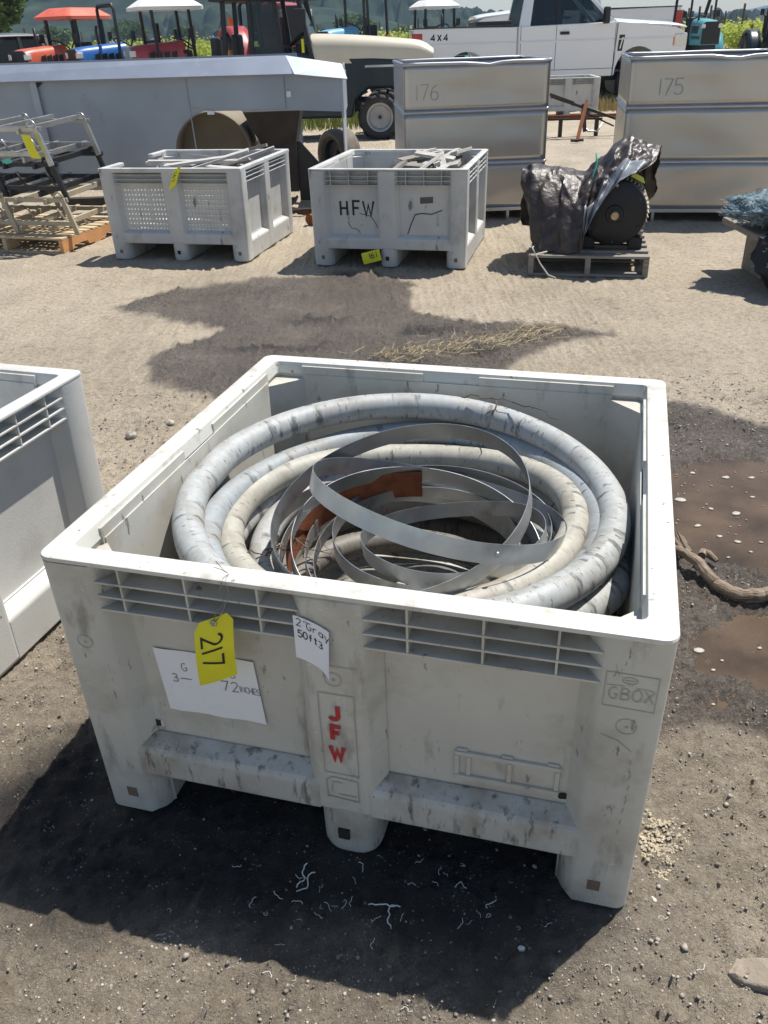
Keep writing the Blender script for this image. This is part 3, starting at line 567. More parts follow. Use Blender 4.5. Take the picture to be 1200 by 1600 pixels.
# broken drain holes at the ledge ends, their inner shade painted as dark discs
for u,z in ((.150,.262),(1.065,.262)):
    hr = random.Random(int(u*100)); X = Xp(.0478)
    g = G(); g.loft([[X(u+(.017+hr.uniform(-.004,.004))*math.cos(a), z+(.011+hr.uniform(-.002,.003))*math.sin(a)) for a in [k*math.pi/6 for k in range(12)]],[Xp(.0492)(u+.02*math.cos(a), z+.013*math.sin(a)) for a in [k*math.pi/6 for k in range(12)]]],True,False); g.build('drain_hole_edge','rim',main)
    g = G(); disc(g,(u+.002,z+.002),.0115,Xp(.0470),9,.25); g.build('drain_hole_shade','dark',main,fix=False)
    g = G(); disc(g,(u-.006,z-.023),.006,lambda a,b: (Xp(.035)(a,.247)[0], Xp(.035)(a,.247)[1], b+.012),6,.5); 
# papers and tag
def child_world(o): return o
RB = Matrix.Translation(CB) @ Matrix.Rotation(YB,4,'Z')
def at_bin(name, label, cat): o = root(name,label,cat); o.matrix_world = RB; return o
pp = at_bin('paper_sign','white paper sheet marked 72 INCHES stuck on the cream bin panel','paper')
Xs = lambda d: (lambda a,b: Xp(.0478-d-.0015*(1+math.sin(a*14)))(.186+a*.232+.010*(1-b), .318+b*.172+.003*a))
g = G(); g.grid(lambda a,b: Xs(0)(a,b),10,6); g.build('sheet','paper',pp,solid=.0006,fix=False)
Xt = lambda u,v: Xs(.0011)(u/.232,v/.172)
g = G(); text('G',.021,lambda u,v: Xt(.058+u,.118+v),w=.1,g=g,jit=.03); text('ES',.020,lambda u,v: Xt(.152+u,.118+v),w=.1,g=g,jit=.03); text('3-',.022,lambda u,v: Xt(.030+u,.086+v),w=.1,g=g,jit=.03)
text('72',.026,lambda u,v: Xt(.145+u,.080+v),w=.1,g=g,jit=.03); text('INCHES',.016,lambda u,v: Xt(.183+u,.082+v),w=.12,adv=.66,wide=.85,g=g,jit=.03); g.build('handwriting','pencil',pp,fix=False)
pn = at_bin('paper_note','small curling white note reading 50 ft taped below the bin rim','paper')
def Xn(d=0): return lambda a,b: Xp(-.003-d-.016*max(0,a-.62)**2*3*(1.25-b)-.010*(1-b)*a*a-.004*(1-b))(.540+a*.070, .572+b*.098-.012*a-.016*a*a)
g = G(); g.grid(Xn(),12,12); g.build('sheet','paper',pn,solid=.0005,fix=False)
g = G(); text('2"',.016,lambda u,v: Xn(.0011)((.006+u)/.07,(.078+v)/.098),w=.1,g=g); text('Gray',.016,lambda u,v: Xn(.0011)((.026+u)/.07,(.076+v)/.098),w=.09,adv=.72,g=g); text('50ft',.016,lambda u,v: Xn(.0011)((.008+u)/.07,(.052+v)/.098),w=.13,adv=.7,wide=.9,g=g); text('3',.014,lambda u,v: Xn(.0011)((.048+u)/.07,(.050+v)/.098),w=.13,g=g); g.build('handwriting','black_ink',pn,fix=False)
tg = at_bin('lot_tag','yellow lot tag marked 217 wired to the cream bin rim','tag')
def Xg(d=0): return lambda a,b: (-hb+.318+a*.085+.016*b+.006, -hb-.012-d-.010*math.sin(b*2.4)+.016*(a-.5)*(a-.2), .462+b*.165+.043*a-.010*(1-b)*0)
def tagshape():
    # clipped top corners
    pts = []; n = 10
    g = G(); g.grid(lambda a,b: Xg()(a*(1-.0) if b < .88 else .5+(a-.5)*(1-(b-.88)*2.6), b), 8, 16); return g
tagshape().build('card','tag',tg,solid=.0008,fix=False)
Xr = lambda u,v: Xg(.0014)((.016+v)/.085, (.140-u)/.165)
g = G(); text('2',.046,lambda u,v: Xr(u+.012,v),w=.11,g=g); text('1',.046,lambda u,v: Xr(u+.038,v),w=.11,g=g); text('7',.046,lambda u,v: Xr(u+.066,v),w=.11,g=g); g.build('lot_number','black_ink',tg,fix=False)
g = G(); c = Vector(Xg(.002)(.52,.93)); g.tube([c+Vector((.006*math.cos(a),0,.006*math.sin(a))) for a in [k*math.pi/6 for k in range(12)]],.0018,5,True); g.build('eyelet','metalring',tg,smooth=True)
top = Vector((-hb+.408,-hb+.022,BH+.001)); g = G(); g.tube([c,c+Vector((.010,.002,.03)),Vector((-hb+.405,-hb-.006,.675)),Vector((-hb+.398,-hb-.006,.70)),Vector((-hb+.403,-hb-.004,BH-.005)),Vector((-hb+.404,-hb+.006,BH+.0035)),top],.0009,5)
g.tube([c+Vector((.003,0,.002)),c+Vector((.022,.002,.028)),Vector((-hb+.409,-hb-.007,.68)),Vector((-hb+.420,-hb-.006,.70)),Vector((-hb+.412,-hb-.004,BH-.004)),Vector((-hb+.410,-hb+.006,BH+.0035)),top],.0009,5); g.tube([top,top+Vector((-.02,.012,.004)),top+Vector((-.035,.02,.012))],.0009,5); g.build('tie_wire','wire',tg,smooth=True)
g = G(); g.lathe([(.0001,.001),(.0075,.001),(.008,.0002)],12,lambda x,y,z: (top.x+x,top.y+y,BH+.0008+z)); g.build('rim_hole_shade','dark',main)
# left and rear bins
lb_ = plastic_bin('plastic_bin','stained cream plastic bin at the left, beside the hose bin',(-1.69,2.118,0),R_(-18),'leftbin','leftbin','leftbin',detail=1)
hfw = plastic_bin('plastic_bin','grey plastic bin stencilled HFW holding broken wooden stakes',(0.252,7.26,0),R_(-14.3),'oldbin','oldbin','oldbin',detail=1)
pfb = plastic_bin('plastic_bin','grey perforated plastic bin with a torn left side',(-1.475,7.74,0),R_(-13.5),'oldbin','oldbin','oldbin',perf=True,broken=True,detail=1)
farb = plastic_bin('plastic_bin','far grey plastic bin behind the gap between the steel bins',(3.93,18.9,0),R_(-4),'oldbin','rim','oldbin',detail=0)
g = G()
for i,ch in enumerate('HFW'): text(ch,.105,lambda u,v: F0(.0485)(.225+i*.098+u,.385+v),w=.16,wide=1.0,g=g)
g.build('stencilled_letters','black_ink',hfw,fix=False)
g = G(); ribbon(g,[(.76,.25),(.79,.33),(.82,.395),(.87,.405),(.95,.40),(1.03,.43)],.010,F0(.0485)); ribbon(g,[(.38,.40),(.47,.38),(.51,.32),(.53,.27)],.006,F0(.0485)); ribbon(g,[(.28,.34),(.31,.29),(.36,.28),(.38,.25)],.005,F0(.0485)); g.build('crack','crack',hfw,fix=False)
g = G(); g.grid(lambda a,b: F0(.047)(.86+.10*a,.475+.045*b+.006*a),4,2); g.build('grey_patch','crack',hfw,fix=False)
def small_tag(name, label, T, o, u, v, w, h, num, sc):
    tr = root(name,label,'tag'); tr.matrix_world = T
    u, v, o = Vector(u).normalized(), Vector(v).normalized(), Vector(o); n = u.cross(v)
    X = lambda d: (lambda a,b: tuple(o+u*(a*w)+v*(b*h)+n*(d+.008*math.sin(b*3)*h/.16)))
    g = G(); g.grid(X(0),6,8); g.build('card','tag',tr,solid=.0012,fix=False); g = G(); text(num,sc,lambda p,q: X(.0025)((.12*w+q)/w,(.86*h-p)/h),w=.13,g=g); g.build('lot_number','black_ink',tr,fix=False); return tr
TH = Matrix.Translation((0.252,7.26,0)) @ Matrix.Rotation(R_(-14.3),4,'Z'); TP = Matrix.Translation((-1.475,7.74,0)) @ Matrix.Rotation(R_(-13.5),4,'Z')
small_tag('lot_tag','yellow lot tag 161 lying at the foot of the HFW bin',TH,(-hb+.42,-hb-.02,.03),(.96,.0,.25),(-.25,.15,.9),.15,.085,'',.05)
tz = bpy.data.objects['lot_tag.001']
g = G(); o_ = Vector((-hb+.42,-hb-.024,.03)); u_ = Vector((.96,0,.25)).normalized(); v_ = Vector((-.25,.15,.9)).normalized(); n_ = u_.cross(v_)
text('161',.042,lambda a,b: tuple(o_+u_*(.055+a)+v_*(.03+b)+n_*.010),w=.13,adv=.75,g=g); g.build('lot_number','black_ink',tz,fix=False)
small_tag('lot_tag','yellow lot tag hanging from the rim of the perforated bin',TP,(-hb+.60,-hb-.010,.56),(.83,-.12,.45),(.42,.03,.9),.085,.165,'147',.042)
# ------------------------------------------------------------------ hose coils in the cream bin
RBi = RB.inverted()
def clampbin(p, r):
    q = RBi @ Vector(p); m_ = .548-r; q.x = max(-m_,min(m_,q.x)); q.y = max(-m_,min(m_,q.y)); s_ = abs(q.x)+abs(q.y); lim = 1.005-r*1.42
    if s_ > lim: q.x *= lim/s_; q.y *= lim/s_
    q.z = max(q.z,.187+r); return RB @ q
def ring_path(c, nx, ny, R, r, n=110, seed=0, wob=.012, turns=1., drop=0., a0=0.):
    N_ = Vector((nx,ny,1)).normalized(); a = N_.cross(Vector((0,1,0))).normalized(); b = N_.cross(a); out = []; rr = random.Random(seed); ph = [rr.uniform(0,6.28) for _ in range(6)]
    m_ = int(n*turns)
    for i in range(m_+(0 if turns == 1 else 1)):
        t_ = a0+2*math.pi*i/n; f = i/m_
        R2 = R+wob*(math.sin(2*t_+ph[0])*.8+math.sin(3*t_+ph[1])*.45); dz = wob*(math.sin(2*t_+ph[2])*.5+.4*math.sin(3*t_+ph[3]))-drop*f
        out.append(clampbin(Vector(c)+R2*(math.cos(t_)*a+math.sin(t_)*b)+Vector((0,0,dz)), r))
    return out
def hose(label, m, c, nx, ny, R, r, seed, wob=.01, turns=1., drop=0., a0=0., group=None):
    p = ring_path(c,nx,ny,R,r,110,seed,wob,turns,drop,a0); g = G(); g.tube(p, r, 18, turns == 1, uv=True)
    o = g.build('hose_coil', m, smooth=60); return tag(o, label, 'hose', 'coiled hoses in the cream bin')
hose('topmost pale grey hose loop lying widest in the cream bin','hoseA',(.042,1.815,.616),.030,-.052,.508,.0375,1,.008)
hose('grey hose loop shaded just beneath the topmost loop','hoseB',(.048,1.806,.566),.003,.006,.480,.036,2,.012)
hose('beige and white worn hose loop inside the grey loops','hoseC',(.041,1.822,.546),-.023,.031,.420,.0355,3,.012)
hose('pale hose loop low at the right front of the cream bin','hoseA',(.085,1.845,.510),.02,.02,.516,.038,4,.010)
hose('thin worn loop tucked under the beige hose loop','hoseD',(.050,1.83,.490),.01,.02,.445,.035,14,.016)
hose('dusty inner hose loop low inside the coils','hoseD',(.042,1.84,.470),0,0,.372,.034,5,.014)
hose('white scuffed hose loop second from the bin floor','hoseD',(.06,1.84,.425),.0,.02,.49,.037,6,.012)
hose('stained loop pressed against the walls low in the bin','hoseC',(.06,1.84,.345),.0,.01,.50,.037,15,.012)
hose('dusty hose loop resting on the bin floor','hoseE',(.06,1.84,.26),0,0,.46,.038,8,.015)
hose('small dusty hose loop low in the middle of the coils','hoseE',(.06,1.80,.33),.05,0,.285,.036,9,.02)
hose('narrow dark hose loop beneath the metal hoops','hoseE',(.08,1.86,.37),-.05,.03,.36,.036,10,.02)
hose('smallest dark hose loop in the very centre of the bin','hoseE',(.05,1.83,.27),.0,.03,.17,.036,11,.02)
def hose_end(label, pts, r, m):
    g = G(); P = [Vector(p) for p in pts]; g.tube(P, r, 14, False, uv=True); o = g.build('hose_end', m, smooth=60); tag(o,label,'hose','cut hose ends in the cream bin')
    d = (P[0]-P[1]).normalized(); q = d.to_track_quat('Z','Y').to_matrix().to_4x4(); g2 = G(); g2.lathe([(.0001,.0012),(r*.72,.0012),(r*.72,.0004)],14,lambda x,y,z: tuple(P[0]+q@Vector((x,y,z)))); g2.build('bore','dark',o)
hose_end('cut beige hose end pointing right under the metal hoops',[(.045,1.655,.45),(-.03,1.63,.44),(-.11,1.635,.42),(-.19,1.66,.39)],.022,'hoseC')
hose_end('cut pinkish hose end left of the beige hose end',[(-.02,1.60,.45),(-.09,1.58,.44),(-.17,1.60,.41)],.020,'hoseC')
hose_end('short hose end nearest the front wall of the cream bin',[(-.02,1.52,.50),(-.09,1.53,.49),(-.17,1.57,.45)],.019,'hoseC')
hose_end('small hose end beside the front wall, left of the shortest one',[(-.075,1.53,.515),(-.13,1.55,.50),(-.2,1.60,.46)],.017,'hoseC')
hose_end('dark hose end lying deepest in the coil',[(.13,1.66,.41),(.22,1.68,.40),(.30,1.74,.39)],.021,'hoseE')
def band(name, label, c, nx, ny, R, w, m, a0=0., a1=360., seed=0, squash=0., lift=0., rivets=None, spiral=0.):
    N_ = Vector((nx,ny,1)).normalized(); a = N_.cross(Vector((0,1,0))).normalized(); b = N_.cross(a); C = Vector(c); rr = random.Random(seed); ph = rr.uniform(0,6)
    n = 150
    def X(t_, q, off=0.):
        th = R_(a0+(a1-a0)*t_); ra = R*(1+squash*math.cos(2*th+ph))+off+spiral*t_
        return tuple(C+ra*(math.cos(th)*a+math.sin(th)*b)+N_*(q-w/2+lift*math.sin(2*th+ph)))
    g = G(); full = abs(a1-a0) >= 360 and not spiral
    g.grid(lambda u,v: X(u, v*w), n, 2); o = g.build(name, m, solid=.0016, fix=False); tag(o,label,'metal band','metal hoops on the hose')
    for t_ in rivets or []:
        g = G(); p = Vector(X(t_, w/2, .002)); d = (p-C); d = (d-N_*d.dot(N_)).normalized(); q = d.to_track_quat('Z','Y').to_matrix()
        g.lathe([(.0001,.004),(.004,.0032),(.0065,.0005),(.0065,-.002)],10,lambda x,y,z: tuple(p+q@Vector((x,y,z)))); g.build('rivet','silver',o,smooth=True)
    return o, X
# th = 0 points along -x side of the ring basis
h1,X1 = band('metal_hoop','large tilted galvanised hoop with two rivets and a pink smudge',(.036,1.715,.640),-.211,-.165,.306,.044,'galv',seed=1,rivets=[.125,.145],lift=.004)
g = G(); g.grid(lambda u,v: X1(.232+.040*u,.006+.030*v,.0016),6,3); g.build('paint_mark','pink',h1,fix=False)
band('metal_hoop','oval galvanised hoop tipped down to the right on top',(.125,1.748,.628),.245,.235,.300,.045,'galv',seed=4,squash=.04,lift=.006,rivets=[.30])
band('metal_hoop','dull hoop under the tilted pair, left edge uppermost',(.073,1.69,.540),.092,-.20,.295,.045,'galv',seed=3,lift=.005)
band('metal_hoop','galvanised hoop at the right, half hidden by the oval hoop',(.14,1.782,.530),-.027,-.008,.268,.044,'galv',seed=6,rivets=[.52,.54])
band('metal_hoop','widest grey hoop leaning on the left hose loops',(.085,1.715,.530),-.03,-.056,.345,.044,'galv',seed=5,squash=.03)
band('metal_hoop','low hoop lying deep inside the others',(.07,1.74,.485),.04,-.06,.28,.045,'galv',seed=9,squash=.05)
band('metal_hoop','grey hoop slung low between the beige hose and the rusty band',(.03,1.77,.500),.10,.03,.325,.042,'galv',seed=12,squash=.05,lift=.008)
band('metal_hoop','small hoop twisted up at the right of the heap',(.16,1.70,.56),-.12,.16,.215,.040,'galv',seed=13,squash=.06,lift=.01)
band('metal_hoop','open strap end curling through the middle of the hoops',(.10,1.74,.500),-.05,-.12,.22,.036,'galv',a0=150,a1=420,seed=10,spiral=.07)
band('rusty_hoop','broad rust orange hoop segment inside the coils',(.055,1.695,.520),-.039,-.14,.288,.080,'rust',a0=-100,a1=75,seed=7)
# dry tendrils caught on the hose
def twig(name, label, paths, r, m, cat='twig', seg=6, par=None):
    g = G()
    for p in paths:
        n = len(p); g.tube(p, r, seg, rad=[r*(1-.6*i/(n-1)) for i in range(n)])
    o = g.build(name, m, smooth=True); return tag(o, label, cat)
tw = random.Random(12)
def wiggle(p, q, n=9, amp=.012):
    p, q = Vector(p), Vector(q); return [p.lerp(q,i/n)+Vector((tw.uniform(-amp,amp),tw.uniform(-amp,amp),tw.uniform(0,amp)))*(1 if 0 < i < n else 0) for i in range(n+1)]
twig('vine_tendril','dark dry tendril trailing over the back right of the top hose',[wiggle((.235,2.262,.690),(.37,2.20,.694)),wiggle((.37,2.20,.695),(.475,2.07,.692)),wiggle((.33,2.22,.692),(.30,2.13,.60),6)],.0022,'twig')
twig('vine_tendril','tangled dry tendrils among the hoses at the left',[wiggle((-.33+.03*k,1.62+.02*k,.56),(-.22+.02*k,1.80-.03*k,.50+.02*(k%3)),8,.02) for k in range(6)],.002,'twig')
# ------------------------------------------------------------------ wooden stakes in the rear bins
sw = random.Random(21)
def stakes(T, n, label, u0,u1,v0,v1, zt, dirs, ln, group):
    for i in range(n):
        u, v = sw.uniform(u0,u1), sw.uniform(v0,v1); a = sw.uniform(*dirs); tilt = sw.uniform(-.22,.30); L_ = sw.uniform(*ln); d = Vector((math.cos(a)*math.cos(tilt), math.sin(a)*math.cos(tilt), math.sin(tilt)))
        z = zt*sw.uniform(.78,1.0); c = Vector((u,v,z)); p, q = c-d*L_/2, c+d*L_/2
        for e in (p,q): e.x = max(-.52,min(.52,e.x)); e.y = max(-.52,min(.52,e.y)); e.z = max(.21,min(zt+.11,e.z))
        g = G(); g.bar(T@p, T@q, sw.uniform(.045,.085), sw.uniform(.015,.03), up=(sw.uniform(-.5,.5),sw.uniform(-.3,.3),1)); o = g.build('wooden_stake','greywood' if i%3 else 'oldwood', bevel=.002); tag(o,label,'wood',group)
stakes(TH,30,'broken silvery wooden stake heaped in the HFW bin',-.05,.46,-.35,.45,.735,(-.6,1.9),(.22,.55),'broken stakes in the HFW bin')
stakes(TH,26,'splintered stake lower in the HFW bin heap',-.40,.45,-.40,.45,.58,(-.6,1.9),(.4,.8),'lower stakes in the HFW bin')
stakes(TP,22,'long grey plank piled in the perforated bin',-.05,.42,-.35,.45,.735,(-.15,.35),(.55,.95),'planks in the perforated bin')
# ------------------------------------------------------------------ stainless bins
def steel_bin(label, loc, rz, num, Wd, Dp, H, nu):
    t = root('steel_bin', label, 'steel bin', loc, rz); w2 = Wd/2; dd = random.Random(num); sd_ = dd.uniform(0,50)
    zs = [(.115,.50),(.535,.945),(.98,H-.02)]
    for k in range(4):
        if k == 0: X = lambda u,d,z: (-w2+u*Wd, d, z)
        elif k == 1: X = lambda u,d,z: (w2-d, u*Dp, z)
        elif k == 2: X = lambda u,d,z: (w2-u*Wd, Dp-d, z)
        else: X = lambda u,d,z: (-w2+d, Dp-u*Dp, z)
        for i,(z0,z1) in enumerate(zs):
            # pillowed sheet with shallow dents
            def S_(u,v,X=X,z0=z0,z1=z1,i=i,k=k):
                e = math.sin(math.pi*u)**.5*math.sin(math.pi*v)**.5 if 0 < u < 1 and 0 < v < 1 else 0
                b = e*(.004*math.sin(3.1*u*2+sd_+i*1.7)+.010*fbm(u*2.2+sd_+k*3,v*1.6+i*5,0,2)); return X(u, .004+b, z0+(z1-z0)*v)
            g = G(); g.grid(S_,22,10); g.build('sheet_panel','steel',t,smooth=True,solid=.003,fix=False)
        for z0,z1 in ((.50,.535),(.945,.98)):
            g = G(); g.prism([(.004,z0),(-.012,z0+.012),(-.012,z1-.012),(.004,z1),(.016,z1),(.016,z0)], .002, .998, lambda a,b,c,X=X: X(c,a,b)); g.build('stiffening_rib','steelrib',t,bevel=.003)
        # rolled rim with a knock in it
        g = G(); kn = dd.uniform(.45,.65); pts = [Vector(X(j/12, .004, H-.012+.0015*math.sin(j*.9+sd_)-.022*math.exp(-((j/12-kn)/.08)**2)*(k == 0))) for j in range(13)]; g.tube(pts,.016,8); g.build('rolled_rim','steelrib',t,smooth=True)
        g = G(); g.prism([(-.010,.085),(-.010,.118),(.02,.118),(.02,.085)], 0,1, lambda a,b,c,X=X: X(c,a,b)); g.build('base_rail','steelrib',t,bevel=.003)
    g = G(); g.box(-w2+.02,w2-.02,.02,Dp-.02,.12,.128); g.build('floor_panel','steel',t)
    for x in (-w2+.22,w2-.22):
        for yy in (0.0,):
            pass
        for s_,nm in ((-1,'a'),(1,'b')): g = G(); g.box(x+s_*.115-.012,x+s_*.115+.012,-.004,Dp+.004,.0,.0845); g.build('fork_runner','steelrib',t)
        g = G(); g.box(x-.127,x+.127,-.003,Dp+.003,-.0,.008); g.build('fork_sole','steelrib',t) if False else None
    g = G(); text(num,.125,lambda u,v: (nu+u, -.003-.0, H-.30+v),w=.05,adv=.75,g=g,jit=.03); g.build('marker_number','marker',t,fix=False)
    return t
steel_bin('stainless steel bin marked 176, left of the pair',(.965,8.42,0),R_(2.5),'176',1.32,1.2,1.36,-.58)
steel_bin('stainless steel bin marked 175, right of the pair',(2.91,8.02,0),R_(-11),'175',1.34,1.2,1.36,-.44)
# ------------------------------------------------------------------ grey hopper trough
tr = root('hopper_trough','long grey steel hopper trough with a bent lip behind the bins','trough',(-2.4,10.2,0)); TO = Vector((-2.4,10.2,0))
X2 = lambda a,b,c: (a+2.4, c-10.2, b)          # world x, z, y -> local
ar = [(-1.66+.39*math.cos(R_(a)), .57+.39*math.sin(R_(a))) for a in range(175,80,-8)]
g = G(); g.prism([(-5.6,.30),(-2.06,.30),(-2.05,.57)]+ar+[(-1.60,.955),(-.86,.94),(-.86,1.30),(-5.6,1.33)], 9.60, 9.615, X2); g.build('side_panel','trough',tr)
g = G(); g.prism([(-1.835,1.0),(-1.835,1.285),(-.862,1.275),(-.862,.948),(-1.60,.962)], 9.588,9.598, X2); g.build('patch_panel','trough',tr,bevel=.002)
def flg(p0,p1,q1,q0,th=.012):    # top edge p0-p1 set back, lower edge q0-q1 forward
    g = G(); a = [Vector(p)-TO for p in (p0,p1,q1,q0)]; n = (a[1]-a[0]).cross(a[3]-a[0]).normalized()*th; g.loft([[tuple(p) for p in a],[tuple(p+n) for p in a]]); return g
flg((-5.7,9.62,1.435),(-.83,9.62,1.435),(-.75,9.47,1.275),(-5.7,9.47,1.305)).build('bent_lip','flange',tr)
flg((-.83,9.63,1.435),(-.27,9.62,1.345),(-.215,9.45,1.215),(-.742,9.455,1.272)).build('bent_lip','flange',tr)
g = G(); g.prism([(-.86,.94),(-.28,.915),(-.275,1.235),(-.86,1.275)],0,1,lambda a,b,c: (a+2.4,-.60-.09*(a+.86)/.58+.012*c,b)); g.build('end_panel','trough',tr)
g = G(); g.box(2.12,2.135,-.70,.9,.86,1.24); g.build('end_edge','flange',tr)
g = G(); g.box(-3.2,1.54,1.4,1.41,.30,1.42); g.build('back_panel','trough',tr)
g = G(); g.prism([(-5.6,.30),(-5.6,1.40),(-.9,1.40),(-.9,.94)],9.95,11.6,X2) if False else None
g = G(); g.prism([(-.59,1.30),(1.4,1.30),(.8,.30),(.0,.30)],2.1,2.112,lambda a,b,c: (c,a,b)); g.build('end_wall','trough',tr)
for x,w in ((-3.36,.07),(-1.83,.012)):
    g = G(); g.prism([(x-w/2,.42),(x+w/2,.42),(x+w/2-.03,1.285),(x-w/2-.03,1.285)],9.555 if w > .05 else 9.593,9.60,X2); g.build('stiffener','flange' if w > .05 else 'trough',tr,bevel=.002)
g = G(); g.prism([(-3.43,1.27),(-3.30,1.27),(-3.36,1.22)],9.57,9.598,X2); g.build('gusset','brown',tr)
# arched tunnel in the side, dusty inside
def arch(u,v): a = R_(180*u); return X2(-1.66+.385*math.cos(a), .56+.385*math.sin(a), 9.605+.9*v)
g = G(); g.grid(arch,22,4); g.build('arch_lining','tan',tr,smooth=True,solid=.01,fix=False)
g = G(); g.prism([(-1.66+.384*math.cos(R_(a)),.56+.384*math.sin(R_(a))) for a in range(0,181,10)]+[(-2.04,.1),(-1.276,.1)],9.98,9.99,X2); g.build('arch_back','tan',tr)
# dark funnel and legs below the end
g = G(); top_ = [(-1.32,9.62),(-.72,9.62),(-.72,10.3),(-1.32,10.3)]; bt = [(-1.18,9.75),(-.80,9.75),(-.80,10.2),(-1.18,10.2)]
g.loft([[(x+2.4,y-10.2,.12) for x,y in bt],[(x+2.4,y-10.2,.62) for x,y in bt],[(x+2.4,y-10.2,.935) for x,y in top_]]); g.build('discharge_funnel','brown',tr,bevel=.01)
g = G(); g.prism([(-.80,.62),(-.76,.62),(-.48,.30),(-.50,.02),(-.80,.02)],9.80,9.83,X2); g.build('foot_plate','black',tr)
g = G(); g.bar((-1.0,-.35,.06),(.3,-.35,.06),.12,.12); g.build('axle_beam','brown',tr)
for x in (-2.9,-.2): g = G(); g.box(x,x+.12,-.2,-.08,0,.5); g.build('leg','brown',tr)
g = G(); g.box(1.555,1.60,-.618,-.612,1.06,1.115); g.build('white_sticker','paper',tr)
g = G(); g.box(.73,.80,-.635,-.602,.925,.955); g.build('light_lens','paper',tr)
# wheel lying beyond the gap
def wheel(parent, c, r, w, axis, mt='rubber', mrim='rim_grey', rimr=.62, lug=0, name='wheel', disc_in=.02):
    q = Vector(axis).normalized().to_track_quat('Z','Y').to_matrix(); C = Vector(c); X = lambda x,y,z: tuple(C+q@Vector((x,y,z))); h = w/2; rr = r*rimr
    g = G(); g.lathe([(rr,-h*.75),(rr*1.08,-h*.95),(r*.86,-h),(r*.96,-h*.85),(r,-h*.5),(r,h*.5),(r*.96,h*.85),(r*.86,h),(rr*1.08,h*.95),(rr,h*.75),(rr*.99,0),(rr,-h*.75)],32,X); wh = g.build(name,mt,parent,smooth=50)
    if lug:
        g = G()
        for k in range(lug):
            for s_ in (-1,1):
                a = 2*math.pi*(k+(.5 if s_ > 0 else 0))/lug; b = a+.5*2*math.pi/lug
                g.bar(X((r+.004)*math.cos(a),(r+.004)*math.sin(a),s_*h*.95),X((r+.006)*math.cos(b),(r+.006)*math.sin(b),s_*h*.05),.035,.04,up=Vector(X(math.cos(a),math.sin(a),0))-C)
        o = g.build('tread_lugs',mt,wh); o['kind'] = 'stuff'
    g = G(); g.lathe([(.0001,h*.35),(rr*.22,h*.35),(rr*.25,h*.2),(rr*.75,h*.25),(rr*.85,h*.62),(rr*.99,h*.72),(rr*.99,-h*.7),(rr*.8,-h*.5),(.0001,-h*.4)],28,X); rm = g.build('rim',mrim,wh,smooth=35)
    g = G(); g.lathe([(.0001,h*.42),(rr*.13,h*.42),(rr*.15,h*.30)],14,X); g.build('hub','black',wh,smooth=35)
    return wh
wd = root('trailer_wheel','loose dusty tyre standing behind the grey bins','tyre',(-.40,11.3,0)); wheel(wd,(0,0,.30),.30,.30,(-.80,-.60,.0),'dustrub','black',.72,disc_in=0)
for i,(p,q,r,m_) in enumerate([((-.98,9.35,.03),(-.42,8.75,.03),.025,'rust'),((-1.0,9.0,.05),(-.45,8.95,.07),.018,'brown'),((-.62,8.45,.06),(-.30,8.98,.06),.05,'rust')]):
    g = G(); g.tube([p,q],r,10); tag(g.build('steel_pipe',m_,smooth=50),['thin rusty pipe lying between the two grey bins','slim dark rod lying between the two grey bins','thick rusty pipe end between the two grey bins'][i],'pipe','pipes between the grey bins')
# ------------------------------------------------------------------ pallets
def pallet(label, loc, rz, Wd, Dp, m, mside=None, nb=7, H=.14):
    t = root('wooden_pallet', label, 'pallet', loc, rz); pr_ = random.Random(int(Wd*100))
    for i in range(nb):
        y = -Dp/2+.045+(Dp-.09)*i/(nb-1); g = G(); w = pr_.uniform(.07,.095); sk2 = pr_.uniform(-.006,.006); g.bar((-Wd/2,y+sk2,H-.009),(Wd/2,y-sk2,H-.009),w,.018); g.build('deck_board',m,t,bevel=.002)
    for x in (-Wd/2+.02,0,Wd/2-.02):
        n = .25; g = G(); g.prism([(-Dp/2,.019),(-Dp/2+.14,.019),(-Dp/2+.17,.055),(-Dp/2+.36,.055),(-Dp/2+.39,.019),(Dp/2-.39,.019),(Dp/2-.36,.055),(Dp/2-.17,.055),(Dp/2-.14,.019),(Dp/2,.019),(Dp/2,H-.0185),(-Dp/2,H-.0185)],x-.019,x+.019,lambda a,b,c: (c,a,b)); g.build('stringer',mside if (mside and x > .1) else m,t)
    for y in (-Dp/2+.05,0,Dp/2-.05): g = G(); g.bar((-Wd/2,y,.009),(Wd/2,y,.009),.09,.018); g.build('bottom_board',m,t,bevel=.002)
    return t
rp_ = pallet('pale wooden pallet with an orange side under the barrel racks',(-3.13,8.22,0),R_(-18),1.22,1.02,'wood','orangewood',9)
g = G(); g.box(.6305,.6315,.33,.36,.03,.125); g.build('purple_stripe','purple',rp_)
